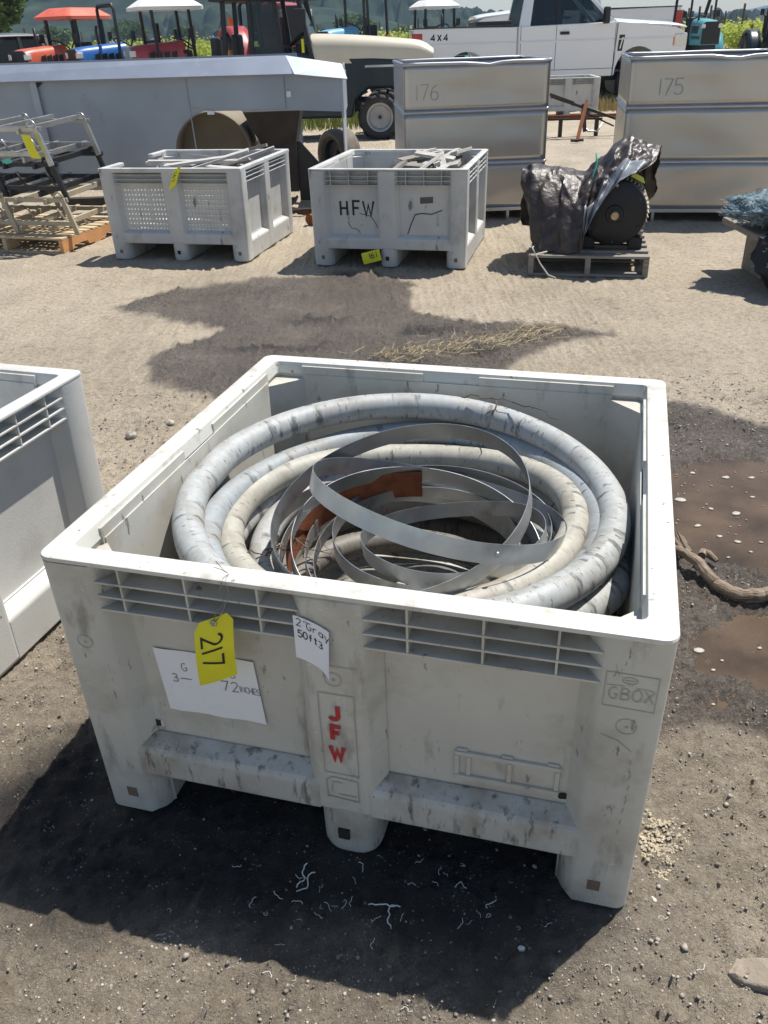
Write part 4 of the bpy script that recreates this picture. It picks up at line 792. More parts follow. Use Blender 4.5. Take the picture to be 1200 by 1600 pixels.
# barrel racks stacked on it
def rack(label, loc, rz, m, lean=0., stick=None):
    t = root('barrel_rack', label, 'rack', loc, rz, 'stacked barrel racks'); L2 = .60; H = .30
    for y in (-.36,.36):
        for z in (.285,.09): g = G(); g.bar((-L2,y,z),(L2+.02,y,z),.038,.038); g.build('rail',m,t,bevel=.004)
        for x in (-L2,-.02,L2-.02):
            g = G(); g.bar((x+.09,y-.022,0),(x,y-.022,.30),.045,.028,up=(0,1,0)); po = g.build('post',m,t,bevel=.004)
            pts = [(x+.005+.045*math.cos(R_(a))-.04, y-.022, .30+.05*math.sin(R_(a))) for a in range(0,181,20)]
            g = G(); g.tube(pts,.010,6); g.build('hook',m,t,smooth=True)
    for x in (-.42,-.12,.16,.46):
        for z in (.30,.075): g = G(); g.bar((x-.05,-.40,z-.03),(x+.06,.40,z+.02),.03,.045); g.build('cross_rail',m,t,bevel=.003)
        g = G(); g.tube([(x+.01,-.34+.02,.20),(x+.02,-.25,.10),(x+.03,-.1,.06)],.009,6); g.build('cradle_arm',m,t,smooth=True)
    return t
TR = Matrix.Translation((-3.13,8.22,0)) @ Matrix.Rotation(R_(-18),4,'Z')
rack('cream barrel rack standing lowest on the pallet',tuple(TR@Vector((-.02,.0,.142))),R_(-15),'tanpaint')
rb_ = rack('black barrel rack in the middle of the stack',tuple(TR@Vector((-.08,.05,.425))),R_(-16),'black')
ra_ = rack('silver barrel rack on top of the stack with a yellow tag',tuple(TR@Vector((-.13,.02,.705))),R_(-17),'silver')
g = G(); g.box(.10,.16,-.378,-.3765+.0,.16,.20) if False else g.bar((.1,-.385,.30),(.19,-.385,.32),.003,.04); g.build('teal_sticker','teal',rb_)
small_tag('lot_tag','yellow lot tag on the silver barrel rack post',Matrix.Identity(4),tuple((Matrix.Translation(TR@Vector((-.13,.02,.705))) @ Matrix.Rotation(R_(-17),4,'Z')) @ Vector((.53,-.44,.07))),(1,-.25,-.1),(-.25,0,1),.085,.19,'',.04)
# ------------------------------------------------------------------ motor under a tarp on its pallet
PT = Matrix.Translation((1.66,6.68,0)) @ Matrix.Rotation(R_(-13),4,'Z')
pallet('weathered grey pallet carrying the tarp covered motor',(1.66,6.68,0),R_(-13),.86,.98,'oldwood',None,6,.15)
mo = root('electric_motor','big black electric motor with finned housing half under a tarp','motor'); mo.matrix_world = PT; MC = Vector((.16,0,.412))
Xm = lambda x,y,z: (MC.x+x, z, MC.z+y)      # lathe axis along local y
g = G(); g.lathe([(.0001,-.33),(.06,-.33),(.065,-.315),(.19,-.31),(.225,-.295),(.232,-.27),(.215,-.25),(.21,.25),(.0001,.26)],36,Xm); g.build('housing','motor',mo,smooth=35)
for k in range(30):
    a = R_(-38+k*7.4)
    g = G(); d = Vector((math.cos(a),0,math.sin(a))); g.bar(MC+d*.205+Vector((0,-.25,0)),MC+d*.205+Vector((0,.22,0)),.008,.085,up=d); g.build('cooling_fin','fin',mo)
g = G(); g.lathe([(.0001,-.40),(.026,-.40),(.029,-.396),(.029,-.33)],16,Xm); g.build('shaft','brass',mo,smooth=35)
for k in range(6): a = R_(30+60*k); g = G(); g.lathe([(.0001,-.318),(.011,-.318),(.012,-.308)],8,lambda x,y,z: Xm(x+.195*math.cos(a),y+.195*math.sin(a),z)); g.build('bolt','black' if k != 1 else 'fin',mo)
for k in range(4): a = R_(45+90*k); g = G(); g.bar(Xm(.07*math.cos(a),.07*math.sin(a),-.312),Xm(.19*math.cos(a),.19*math.sin(a),-.306),.02,.012,up=(0,1,0)); g.build('end_rib','motor',mo)
for s_ in (-1,1): g = G(); g.box(MC.x+s_*.17-.05,MC.x+s_*.17+.05,-.26,.2,.1515,.24); g.build('mounting_foot','motor',mo,bevel=.006)
g = G(); g.bar(MC+Vector((.09,-.24,.265)),MC+Vector((.19,-.16,.205)),.05,.006,up=(.3,-.6,.8)); g.build('yellow_label','tag',mo)
# tarp: hem - shoulder - ridge - shoulder - hem, lofted and crumpled
CT = [ # (s, [back hem, back shoulder, ridge, front shoulder, front hem]) local to the pallet
 [(-.50,.30,.22),(-.52,.22,.50),(-.50,.02,.66),(-.50,-.12,.60),(-.40,-.16,.30)],
 [(-.40,.38,.18),(-.42,.28,.55),(-.40,.0,.70),(-.40,-.22,.56),(-.36,-.36,.17)],
 [(-.22,.40,.18),(-.24,.30,.54),(-.22,-.02,.66),(-.22,-.28,.50),(-.20,-.42,.16)],
 [(-.06,.40,.18),(-.06,.30,.56),(-.05,.0,.63),(-.08,-.30,.48),(-.06,-.44,.18)],
 [(.10,.40,.22),(.08,.30,.62),(.05,.02,.74),(.0,-.26,.58),(-.03,-.40,.30)],
 [(.25,.40,.26),(.22,.30,.68),(.17,.04,.84),(.12,-.22,.70),(.04,-.385,.46)],
 [(.40,.38,.36),(.34,.28,.70),(.28,.05,.86),(.24,-.20,.75),(.15,-.375,.62)],
 [(.46,.34,.46),(.46,.25,.70),(.44,.06,.80),(.40,-.18,.74),(.29,-.36,.70)]]
def catm(P, t):
    n = len(P)-1; x = min(max(t*n,0),n-1e-6); i = int(x); f = x-i; p = [Vector(P[max(0,min(n,i+k))]) for k in (-1,0,1,2)]
    return .5*((2*p[1])+(p[2]-p[0])*f+(2*p[0]-5*p[1]+4*p[2]-p[3])*f*f+(3*p[1]-p[0]-3*p[2]+p[3])*f**3)
def tarp(u,v,off=0):
    c = catm([catm(cc,v) for cc in CT],u); n1 = 1-abs(mnoise.noise(Vector((c.x*6+c.z*3,c.y*3-c.z*5,2.2))))*2; n2 = 1-abs(mnoise.noise(Vector((c.x*13-c.z*6,c.y*7+c.z*9,7.1))))*2
    d = Vector((c.x-.05,c.y-.02,c.z-.35)); d = d.normalized() if d.length > .01 else Vector((0,0,1))
    pl_ = math.sin(6.283*(u*8.5+.7*mnoise.noise(Vector((u*5,v*2.5,4)))+.5*v)); hm_ = min(1,abs(v-.5)*2.4)
    return tuple(c+d*(.026*(n1-.3)+.020*n2+.020*pl_*hm_+.009*(1-abs(mnoise.noise(Vector((c.x*24,c.y*20-c.z*15,1.3))))*2)+off))
g = G(); g.grid(tarp,110,90); tp = g.build('tarp','tarp',smooth=38,solid=.003,fix=False); tp.matrix_world = PT; tag(tp,'crumpled dark brown tarp draped over the electric motor','tarp')
g = G(); g.grid(lambda u,v: tarp(.50+.46*u,.80+.06*math.sin(u*7)+(.20-.06*math.sin(u*7))*v,.006+.006*math.sin(u*9+v*4)),40,10); fo = g.build('silver_fold','tarp2',tp,smooth=38,solid=.003,fix=False)
g = G(); a_ = Vector(tarp(.53,.60,.02)); g.tube([a_+Vector((0,0,.10)),a_+Vector((.01,-.01,.03)),a_+Vector((-.01,-.06,-.05)),a_+Vector((-.015,-.10,-.14))],.007,6); cg = g.build('green_cord','green_cord',tp,smooth=True)
g = G(); rp0 = PT@Vector((-.38,-.50,.16)); g.tube([PT@Vector((-.30,-.46,.17)),rp0,rp0+Vector((.03,-.03,-.06)),rp0+Vector((.09,-.06,-.14)),rp0+Vector((.14,-.09,-.156))],.006,6); g.tube([rp0,rp0+Vector((-.03,-.01,.05)),PT@Vector((-.40,-.44,.20))],.005,6); tag(g.build('rope','rope',smooth=True),'pale rope end hanging off the motor pallet to the ground','rope')
# ------------------------------------------------------------------ netting heap at the right edge
def netheap(name, label, c, sx, sy, sz, m, seed, z0, fr_m, nthr):
    nr = random.Random(seed); C = Vector(c)
    def Xn_(u,v):
        a = 2*math.pi*u; e = math.sin(math.pi*(v*.5+.5*0)) if False else 1; th = math.pi*(.04+.9*v); d = Vector((math.cos(a)*math.sin(th), math.sin(a)*math.sin(th), math.cos(th)))
        k = 1+.22*fbm(d.x*2+seed,d.y*2,d.z*2,3)+.07*fbm(d.x*9,d.y*9+seed,d.z*9,3); return tuple(C+Vector((d.x*sx*k,d.y*sy*k,max(z0-C.z,d.z*sz*k))))
    g = G(); g.grid(Xn_,48,24); o = g.build(name,m,smooth=True,fix=False); tag(o,label,'netting')
    g = G()
    for i in range(nthr):
        u, v = nr.random(), nr.uniform(.02,.8); p = Vector(Xn_(u,v)); d = (p-C).normalized(); pts = [p-d*.01]
        for k in range(4): pts.append(pts[-1]+d*.003+Vector((nr.uniform(-.022,.022),nr.uniform(-.022,.022),nr.uniform(-.018,.014))))
        g.tube(pts,.0022,4)
    f_ = g.build('frayed_threads',fr_m,o,fix=False); f_['kind'] = 'stuff'; return o
netheap('netting_bundle','frayed blue grey netting bundle on the pallet at right',(2.86,5.95,.49),.46,.28,.11,'net',3,.36,'netthread',1500)
netheap('netting_bundle','black netting bundle hanging below the blue netting',(2.86,5.62,.24),.32,.22,.26,'netblack',8,.0,'netthread',90)
g = G(); g.box(2.56,3.4,5.75,6.4,.31,.355); tag(g.build('timber_slab','oldwood',bevel=.01),'thick timber under the blue netting at right','timber')
for x in (2.72,3.2): g = G(); g.box(x,x+.1,5.95,6.3,0,.309); tag(g.build('timber_block','oldwood',bevel=.006),'timber block under the netting, '+('left' if x < 3 else 'right')+' one','timber')
# ------------------------------------------------------------------ scrap frame, branch, straw, litter
sc = root('scrap_frame','tangled scrap steel frame on the dirt before the far bin','scrap metal',(3.4,14.8,0))
for i,(p,q,w) in enumerate([((-.45,.4,.62),(.75,.0,.22),.05),((-.5,.5,.30),(.8,.5,.30),.06),((-.5,.3,.28),(.4,.3,.27),.035),((-.25,.45,0),(-.25,.45,.30),.06),((.35,.45,0),(.35,.45,.30),.06),((.1,.2,.55),(-.12,-.3,.02),.05),((.05,.2,.5),(.08,.1,.1),.05),((-.5,.2,.66),(-.1,.25,.52),.045),((-.25,-.45,.03),(-.05,-.4,.03),.04),((.45,-.5,.05),(.85,-.35,.08),.08),((.15,.35,.35),(.6,.3,.15),.03)]):
    g = G(); g.bar(p,q,w,w*.8); g.build('steel_bar','rust' if i%4 == 1 else 'brown',sc)
g = G(); g.tube([(.05,.2,.2),(.15,.15,.1),(.3,.15,.1),(.38,.18,.22)],.015,6); g.build('bent_rod','silver',sc,smooth=True)
br = random.Random(4)
bp_ = [(.955,2.43,.045),(1.0,2.375,.060),(1.035,2.31,.050),(1.065,2.245,.024),(1.11,2.185,.018),(1.17,2.165,.022),(1.24,2.175,.024),(1.36,2.20,.020)]; g = G(); g.tube([catm(bp_,k/90)+Vector((0,0,.004*fbm(k*.13,5)))+Vector((.006*fbm(k*.1,1),.006*fbm(k*.1,8),0)) for k in range(91)],.03,16,uv=True,rad=[(.013+.009*min(1,k/50)+.002*fbm(k*.12,3)+.0015*fbm(k*.6,4)) for k in range(91)]); g.v = [tuple(Vector(p)+Vector((fbm(p[0]*70,p[1]*70,p[2]*90,2),fbm(p[1]*70,p[0]*60,p[2]*80,2),fbm(p[2]*70,p[0]*70,p[1]*80,2)))*.0026) for p in g.v]; bo = g.build('fallen_branch','bark',smooth=True); tag(bo,'grey broken branch lying in the muddy dirt beside the puddle','branch')
for k in range(26):
    p = Vector((.985+br.uniform(-.03,.045),2.41+br.uniform(-.06,.04),.05+br.uniform(-.012,.02))); d = Vector((br.uniform(-.13,.04),br.uniform(.02,.16),br.uniform(-.05,.035))); g = G(); r0 = br.uniform(.003,.0085); g.tube([p,p+d*.5+Vector((br.uniform(-.01,.01),0,br.uniform(0,.012))),p+d],r0,6,uv=True,rad=[r0,r0*.8,r0*.35]); g.build('root_spur','bark',bo,smooth=True)
g = G(); g.tube([(1.06,2.36,.05),(1.075,2.39,.048),(1.10,2.40,.03),(1.12,2.37,.02)],.012,8,uv=True,rad=[.014,.012,.014,.008]); g.build('root_knob','bark',bo,smooth=True)
st = random.Random(31); g = G()
for i in range(360):
    t_ = st.random(); cx = -.02+1.06*t_; cy = 4.56+.40*t_**1.6; den = .07 if t_ < .5 else .09
    x, y = cx+st.gauss(0,.10), cy+st.gauss(0,den); a = st.uniform(0,3.14); l = st.uniform(.03,.11); z = .006+st.random()*.03; p = Vector((x,y,z)); d = Vector((math.cos(a),math.sin(a),st.uniform(-.1,.2)))*l; g.tube([p,p+d],.0021,3)
tag(g.build('straw','straw',fix=False),'scattered pale straw on the moist dirt behind the hose bin','straw',kind='stuff')
def groundz(x,y): i = int(np.searchsorted(xs,x)); j = int(np.searchsorted(ys,y)); return float(GZ[min(i,nx-1),min(j,ny-1)])
def stone_mesh(g, c, r, rr):
    q = []; ph = (1+5**.5)/2
    for a,b in ((1,ph),(-1,ph),(1,-ph),(-1,-ph)): q += [(0,a,b),(a,b,0),(b,0,a)]
    vs = [Vector(p).normalized()*r*rr.uniform(.7,1.2) for p in q]
    for v in vs: v.z *= .6
    import itertools
    fs = [(i,j,k) for i,j,k in itertools.combinations(range(12),3) if all((Vector(q[a])-Vector(q[b])).length < 2.1 for a,b in ((i,j),(j,k),(i,k)))]
    out = []
    for i,j,k in fs:
        n = (vs[j]-vs[i]).cross(vs[k]-vs[i]); out.append((i,j,k) if n.dot(vs[i]) > 0 else (i,k,j))
    g.add([v+Vector(c) for v in vs], out)
ps = random.Random(17)
def gravel(n, seed, label, m, ymin=.6, ymax=4.2, rmin=.0010, rmax=.0075, lam=1.2):
    q = np.random.default_rng(seed); y = ymin+(ymax-ymin)*q.random(n)**1.6; x = q.uniform(-.62,.68,n)*(y+.5); r = np.minimum(rmax, rmin*(1+q.exponential(1/lam,n))*(.7+.35*y))
    ii = np.clip(np.searchsorted(xs,x),0,nx-1); jj = np.clip(np.searchsorted(ys,y),0,ny-1); ok = (pd[ii,jj] > .05) & ((mud_shade[ii,jj] < .35) | (q.random(n) < .10)); x, y, r, z = x[ok], y[ok], r[ok], GZ[ii,jj][ok]; n = len(x)
    gg = G(); stone_mesh(gg,(0,0,0),1.,random.Random(1)); ph = (1+5**.5)/2; base = np.array([(0,a,b) if k == 0 else ((a,b,0) if k == 1 else (b,0,a)) for a,b in ((1,ph),(-1,ph),(1,-ph),(-1,-ph)) for k in range(3)])/math.hypot(1,ph); fs = np.array(gg.f)
    v = base[None]*(q.uniform(.65,1.2,(n,12,1)))*r[:,None,None]; v[...,2] *= .65; v += np.stack([x,y,z+r*.2],-1)[:,None]; V_ = v.reshape(-1,3); F_ = (fs[None]+np.arange(n)[:,None,None]*12).reshape(-1,3)
    me = bpy.data.meshes.new('gravel'); me.vertices.add(len(V_)); me.vertices.foreach_set('co',V_.ravel()); me.loops.add(F_.size); me.loops.foreach_set('vertex_index',F_.ravel().astype(np.int32)); me.polygons.add(len(F_)); me.polygons.foreach_set('loop_start',np.arange(0,F_.size,3)); me.polygons.foreach_set('loop_total',np.full(len(F_),3)); me.update()
    me.materials.append(M[m]); o = bpy.data.objects.new('gravel',me); COL.objects.link(o); return tag(o,label,'gravel',kind='stuff')
gravel(26000,5,'loose grit and pebbles scattered over the yard dirt','stone')
M['stone2'] = mat('soil_crumb',(.20,.17,.14),.95,var=.5,vs=60); gravel(9000,6,'dark soil crumbs scattered over the yard dirt','stone2',rmin=.0012,rmax=.006)
for (x,y,r,lab) in [(-.43,1.035,.008,'pale round pebble just outside the bin shadow'),(.245,1.03,.008,'flat white stone at the lower edge of the bin shadow'),(.54,1.13,.009,'white chip on the dirt right of the cream bin foot'),(.57,1.02,.009,'dark stone on the dirt right of the bin shadow'),(-1.02,3.75,.03,'grey stone left of the hose bin on dry dirt'),(-1.17,3.62,.035,'brown clod left of the grey stone on dry dirt')]:
    g = G(); stone_mesh(g,(x,y,groundz(x,y)+r*.3),r,ps); tag(g.build('stone','shaving' if 'white' in lab else 'stone',fix=False,smooth=True),lab,'stone')
g = G(); cl = [(.635,.955),(.66,.985),(.70,.99),(.76,.985),(.77,.93),(.70,.925),(.66,.935)]
g.loft([[(x,y,-.005) for x,y in cl],[(x+.004*math.sin(y*300),y+.004*math.sin(x*260),.008+.004*math.sin(x*90)) for x,y in cl],[(.70+(x-.70)*.86,.955+(y-.955)*.86,.014+.003*math.sin(x*140)) for x,y in cl]]); M['clod'] = mat('dried_mud',(.27,.225,.175),.95,var=.15,vs=20,bump=.8,bs=60,bdist=.01); tag(g.build('mud_clod','clod',bevel=.004),'flat crust of dried muddy soil at the lower right','clod')
g = G()
for i in range(620):
    a = ps.uniform(0,6.28); q = ps.random()**.65*(1+.35*math.sin(3*a+1)); x,y = .595+.062*q*math.cos(a), 1.285+.085*q*math.sin(a); stone_mesh(g,(x,y,groundz(x,y)+.001),ps.uniform(.0012,.0045),ps)
M['grain'] = mat('pale_grit',(.40,.345,.25),.9,var=.35,vs=60); tag(g.build('pale_grit','grain',fix=False),'small heap of pale grit beside the right foot of the cream bin','grit',kind='stuff')
sv = random.Random(40)
def shaving(x,y,s):
    p = Vector((x,y,groundz(x,y)+.004)); a = sv.uniform(0,6); pts = []
    for k in range(10): a += sv.uniform(-.9,1.2); p = p+Vector((math.cos(a),math.sin(a),sv.uniform(-.12,.3)))*s*.22; p.z = max(p.z,groundz(p.x,p.y)+.002); pts.append(p.copy())
    g.tube(pts,s*.045,4)
for i,(x,y,s,lab) in enumerate([(-.225,1.165,.035,'curled white plastic shaving left of the middle foot in the shadow'),(.005,1.12,.036,'looped white plastic shaving in the shadow below the middle foot')]):
    g = G(); [shaving(x+sv.uniform(-.01,.01),y+sv.uniform(-.015,.015),s) for _ in range(2)]; tag(g.build('plastic_shaving','shaving',smooth=True,fix=False),lab,'shaving','white shavings in the bin shadow')
g = G()
for i in range(34):
    x,y = sv.gauss(.04,.20), sv.gauss(1.16,.05); shaving(x,y,sv.uniform(.005,.02))
for i in range(26): shaving(sv.uniform(-.65,.65),sv.uniform(.9,1.2),sv.uniform(.005,.016))
tag(g.build('tiny_shavings','shaving',fix=False),'tiny white shavings sprinkled on the dirt in front','shavings',kind='stuff')
# ------------------------------------------------------------------ vehicles
def person(label, loc, rz):
    """seated driver: one skinned body, hands on the wheel"""
    me = bpy.data.meshes.new('person'); J = {}
    pts = [('pel',(0,0,.10),.13),('wai',(.0,0,.28),.125),('che',(.02,0,.46),.15),('nec',(.03,0,.62),.058),('chi',(.045,0,.69),.072),('hed',(.04,0,.79),.098),('cro',(.03,0,.87),.07)]
    for s_,n in ((-1,'r'),(1,'l')): pts += [(n+'sh',(.02,s_*.19,.55),.062),(n+'el',(.20,s_*.25,.36),.046),(n+'wr',(.42,s_*.17,.42),.032),(n+'ha',(.50,s_*.15,.45),.035),(n+'hi',(.06,s_*.10,.08),.095),(n+'kn',(.48,s_*.13,.14),.065),(n+'an',(.62,s_*.13,-.25),.045),(n+'to',(.78,s_*.13,-.30),.04)]
    ix = {p[0]:i for i,p in enumerate(pts)}; ed = [('pel','wai'),('wai','che'),('che','nec'),('nec','chi'),('chi','hed'),('hed','cro')]
    for n in 'rl': ed += [('che',n+'sh'),(n+'sh',n+'el'),(n+'el',n+'wr'),(n+'wr',n+'ha'),('pel',n+'hi'),(n+'hi',n+'kn'),(n+'kn',n+'an'),(n+'an',n+'to')]
    me.from_pydata([p[1] for p in pts],[(ix[a],ix[b]) for a,b in ed],[]); o = bpy.data.objects.new('person',me); COL.objects.link(o)
    sk_ = o.modifiers.new('skin','SKIN'); 
    for i,p in enumerate(pts): me.skin_vertices[0].data[i].radius = (p[2],p[2]*(.8 if p[0] in ('che','wai') else 1)); 
    me.skin_vertices[0].data[0].use_root = True
    sb = o.modifiers.new('sub','SUBSURF'); sb.levels = 2; sb.render_levels = 2; me.materials.append(M['shirt']); o.location = loc; o.rotation_euler = (0,0,rz); tag(o,label,'person')
    g = G(); g.lathe([(.0001,.93),(.06,.915),(.10,.86),(.105,.80),(.09,.76)],16,lambda x,y,z: (.03+x*.95,y*.88,z)); g.build('hair','hair',o,smooth=True)
    g = G(); g.grid(lambda u,v: (.045+.088*math.cos((u-.5)*2.6)*math.sin(.5+2.2*v),.078*math.sin((u-.5)*2.6),.79+.10*math.cos(.5+2.2*v)),10,10); g.build('face','skin',o,smooth=True,fix=False)
    return o
def pickup(name, label, loc, rz, paint='white', ext=True, glassm='glass', four=True, driver=False, scl=(1,1,1.08)):
    """pickup facing +x, rear bumper at x=0, ground at z=0"""
    t = root(name, label, 'pickup truck', loc, rz); t.scale = tuple(scl); Wd = .98; Lr, Lf = 1.15, 4.86
    def arc_(c, r, n=12): return [(c+r*math.cos(R_(a)), .60+r*1.0*math.sin(R_(a))) for a in [180-180*k/n for k in range(n+1)]]
    bed = [(0.02,.66)]+arc_(Lr,.50)+[(2.22,.62),(2.22,1.50),(.0,1.53)]
    cab = [(2.25,.58),(4.32,.58),(4.36,1.53),(2.25,1.50)]; fen = [(4.34,.58)]+[p for p in arc_(Lf,.49)]+[(5.72,.60),(5.86,.72),(5.88,1.08),(5.80,1.34),(5.62,1.41),(4.38,1.535)]
    for s_ in (-1,1):
        yo, yi = s_*Wd, s_*(Wd-.07)
        for nm, pl in (('bed_side',bed),('cab_side',cab),('fender',fen)):
            g = G(); g.prism(pl, min(yo,yi), max(yo,yi), lambda a,b,c: (a,c,b)); bs_ = g.build(nm,paint,t,bevel=.018,bseg=3)
            if nm == 'cab_side':
                y0 = yo+s_*.002
                g = G()
                for px in (2.30,3.06,4.33): ribbon(g,[(px,.70),(px,1.50)],.010,lambda a,b: (a,y0,b))
                ribbon(g,[(2.30,.72),(4.33,.72)],.010,lambda a,b: (a,y0,b)); g.build('door_seam','carblack',bs_,fix=False)
                g = G(); g.box(3.14,3.34,min(yo,yo+s_*.03),max(yo,yo+s_*.03),1.335,1.39); g.build('door_handle','carblack',bs_,bevel=.01)
            if nm == 'fender':
                g = G(); g.prism([(4.40,1.02),(4.50,1.02),(4.54,1.30),(4.42,1.30)],min(yo,yo+s_*.008),max(yo,yo+s_*.008),lambda a,b,c: (a,c,b)); g.build('fender_vent','carblack',bs_,bevel=.004)
                g = G(); ribbon(g,[(4.45,1.06),(4.50,1.26)],.02,lambda a,b: (a,yo+s_*.0095,b)); g.build('vent_trim','chrome',bs_,fix=False)
            if nm != 'x':
                xa, xb = {'bed_side':(.22,2.2),'cab_side':(2.27,4.32),'fender':(4.37,5.56)}[nm]; g = G(); g.prism([(0,1.205),(.012,1.225),(0,1.26)],xa,xb,lambda a,b,c: (c,yo+s_*a,b)); g.build('body_crease',paint,bs_)
            if nm in ('bed_side','fender'):
                c = Lr if nm == 'bed_side' else Lf
                g = G(); ribbon(g,[(c+.515*math.cos(R_(a)),.60+.515*math.sin(R_(a))) for a in range(8,173,8)],.035,lambda a,b: (a,yo+s_*.004,b)); g.build('arch_trim','carblack' if paint != 'white' else 'white',bs_,fix=False)
    # bed floor, tailgate, bulkhead, rail caps
    g = G(); g.box(.05,2.2,-.90,.90,.80,.85); g.build('bed_floor','carblack',t)
    g = G(); g.box(-.02,.045,-.92,.92,.70,1.50); g.build('tailgate',paint,t,bevel=.02)
    for s_ in (-1,1):
        g = G(); g.box(.0,2.2,s_*.945-.05,s_*.945+.05,1.512,1.535); g.build('rail_cap','carblack',t,bevel=.006)
        g = G(); g.box(-.03,.20,s_*.93-.06,s_*.93+.065,1.00,1.44); tl = g.build('tail_light','tail',t,bevel=.02)
        g = G(); g.box(5.60,5.885,s_*.92-.075,s_*.92+.072,1.06,1.30); hl = g.build('headlight','lens',t,bevel=.03)
        g = G(); g.box(5.58,5.66,s_*.925-.06,s_*.925+.075,1.08,1.24); g.build('side_marker','amber',hl,bevel=.01)
    g = G(); g.box(-.14,.02,-.9,.9,.60,.80); g.build('rear_bumper','chrome',t,bevel=.03)
    g = G(); g.box(5.80,6.02,-.95,.95,.55,.85); g.build('front_bumper','chrome',t,bevel=.05)
    g = G(); g.box(5.74,5.87,-.80,.80,.86,1.34); g.build('grille','carblack',t,bevel=.02)
    # bonnet: crowned, sloping to the nose
    def hd(u,v):
        x = 4.30+1.55*u; y = -.97+1.94*v; e = 1-abs(2*v-1)**3.2; z = 1.515-.10*u-.10*max(0,u-.75)*4*max(0,u-.75)+.075*e*(1-.25*u); return (x,y,z+.006)
    g = G(); g.grid(hd,16,18); g.build('bonnet',paint,t,smooth=True,solid=.02,fix=False)
    # greenhouse
    yb, yt, zb, zt = .955, .80, 1.50, 2.14
    def pillar(x0,x1,tx0,tx1,nm,mm=paint,w=.06):
        for s_ in (-1,1):
            g = G(); q = [(x0,s_*yb,zb),(x1,s_*yb,zb),(tx1,s_*yt,zt),(tx0,s_*yt,zt)]; r = [(a,b-s_*w,c) for a,b,c in q]; g.loft([q,r]); g.build(nm,mm,t,bevel=.012)
    pillar(4.24,4.36,3.52,3.62,'a_pillar'); pillar(3.07,3.17,3.02,3.10,'b_pillar','carblack' if ext else paint); pillar(2.26,2.50,2.40,2.60,'c_pillar')
    g = G(); g.grid(lambda u,v: (2.38+1.22*u, -.81+1.62*v, 2.13+.075*(1-abs(2*v-1)**2.6)*(1-abs(2*u-1)**4*.5)),10,14); g.build('roof',paint,t,smooth=True,solid=.03,fix=False)
    for s_ in (-1,1):
        for (a,b,c,d),nm in (((2.50,3.07,2.58,3.03),'rear_side_window'),((3.17,4.22,3.10,3.55),'door_window')):
            g = G(); k0 = s_*(yb-.02); k1 = s_*(yt-.015); q = [(a,k0,zb+.0),(b,k0,zb),(d,k1,zt-.02),(c,k1,zt-.02)]; g.loft([q,[(x,y-s_*.006,z) for x,y,z in q]]); g.build(nm,glassm if nm[0] == 'd' else 'glass',t)
        g = G(); g.box(4.02,4.13,min(s_*1.0,s_*1.24),max(s_*1.0,s_*1.24),1.50,1.79); mi = g.build('side_mirror','carblack',t,bevel=.03); g = G(); g.bar((4.10,s_*.94,1.53),(4.08,s_*1.05,1.60),.05,.05); g.build('mirror_arm','carblack',mi)
    g = G(); q = [(4.36,-.93,1.525),(4.36,.93,1.525),(3.60,.79,2.14),(3.60,-.79,2.14)]; g.loft([q,[(x-.006,y,z-.004) for x,y,z in q]]); g.build('windscreen',glassm,t)
    g = G(); q = [(2.27,-.90,1.50),(2.27,.90,1.50),(2.40,.79,2.13),(2.40,-.79,2.13)]; g.loft([q,[(x+.006,y,z) for x,y,z in q]]); g.build('rear_window','glass',t)
    g = G(); g.box(2.24,2.29,-.92,.92,.62,1.50); g.build('cab_back',paint,t); g = G(); g.box(2.3,4.3,-.9,.9,.62,.68); g.build('cab_floor','carblack',t)
    g = G(); g.box(4.05,4.34,-.9,.9,1.1,1.505); g.build('dashboard','carblack',t,bevel=.04)
    for y in (-.42,.42): g = G(); g.box(3.08,3.22,y-.25,y+.25,.9,1.62); g.box(3.10,3.20,y-.13,y+.13,1.64,1.82); g.box(3.2,3.7,y-.25,y+.25,.88,1.02); g.build('seat','seat',t,bevel=.03)
    g = G(); q_ = Vector((.8,0,-.6)).to_track_quat('Z','Y').to_matrix(); g.tube([Vector((3.88,.42,1.42))+q_@Vector((.19*math.cos(a),.19*math.sin(a),0)) for a in [k*math.pi/10 for k in range(20)]],.016,6,True); g.build('steering_wheel','carblack',t,smooth=True)
    for c in (Lr,Lf):
        for s_ in (-1,1): wheel(t,(c,s_*.84,.40),.40,.27,(0,s_,0),rimr=.60)
    g = G(); g.bar((.3,0,.55),(5.6,0,.55),.7,.16); g.build('chassis','carblack',t)
    if four:
        g = G(); x0 = .38
        for s_ in (-1,): text('4X4',.105,lambda u,v: (x0+u,-Wd-.003,1.30+v),w=.24,adv=1.05,wide=1.25,g=g)
        g.build('decal_letters','carblack',t,fix=False)
    if driver: person(driver,(loc[0]+3.35,loc[1]+.42,1.06),rz)
    return t
pickup('pickup_truck','white pickup truck lettered 4X4 parked behind the steel bins',(.98,21.6,0),R_(0),driver='driver in dark clothing at the wheel of the white pickup',glassm='clearglass')
tb = [o for o in bpy.data.objects if o.name == 'pickup_truck'][0]
g = G(); g.box(1.35,2.1,-.93,-.40,1.52,1.74); tag(g.build('tool_box','carblack',bevel=.02),'black tool box in the bed of the white pickup','box'); bpy.data.objects['tool_box'].location = (.98,21.6,0)
pickup('pickup_truck','second white pickup parked nose left behind the nearer one',(10.0,32.0,0),R_(180),four=False,scl=(1.12,1.12,1.34))
pickup('pickup_truck','grey crew cab pickup parked at the left edge',(-5.75,21.4,0),R_(240),'greycar',four=False,scl=(1,1,.82))
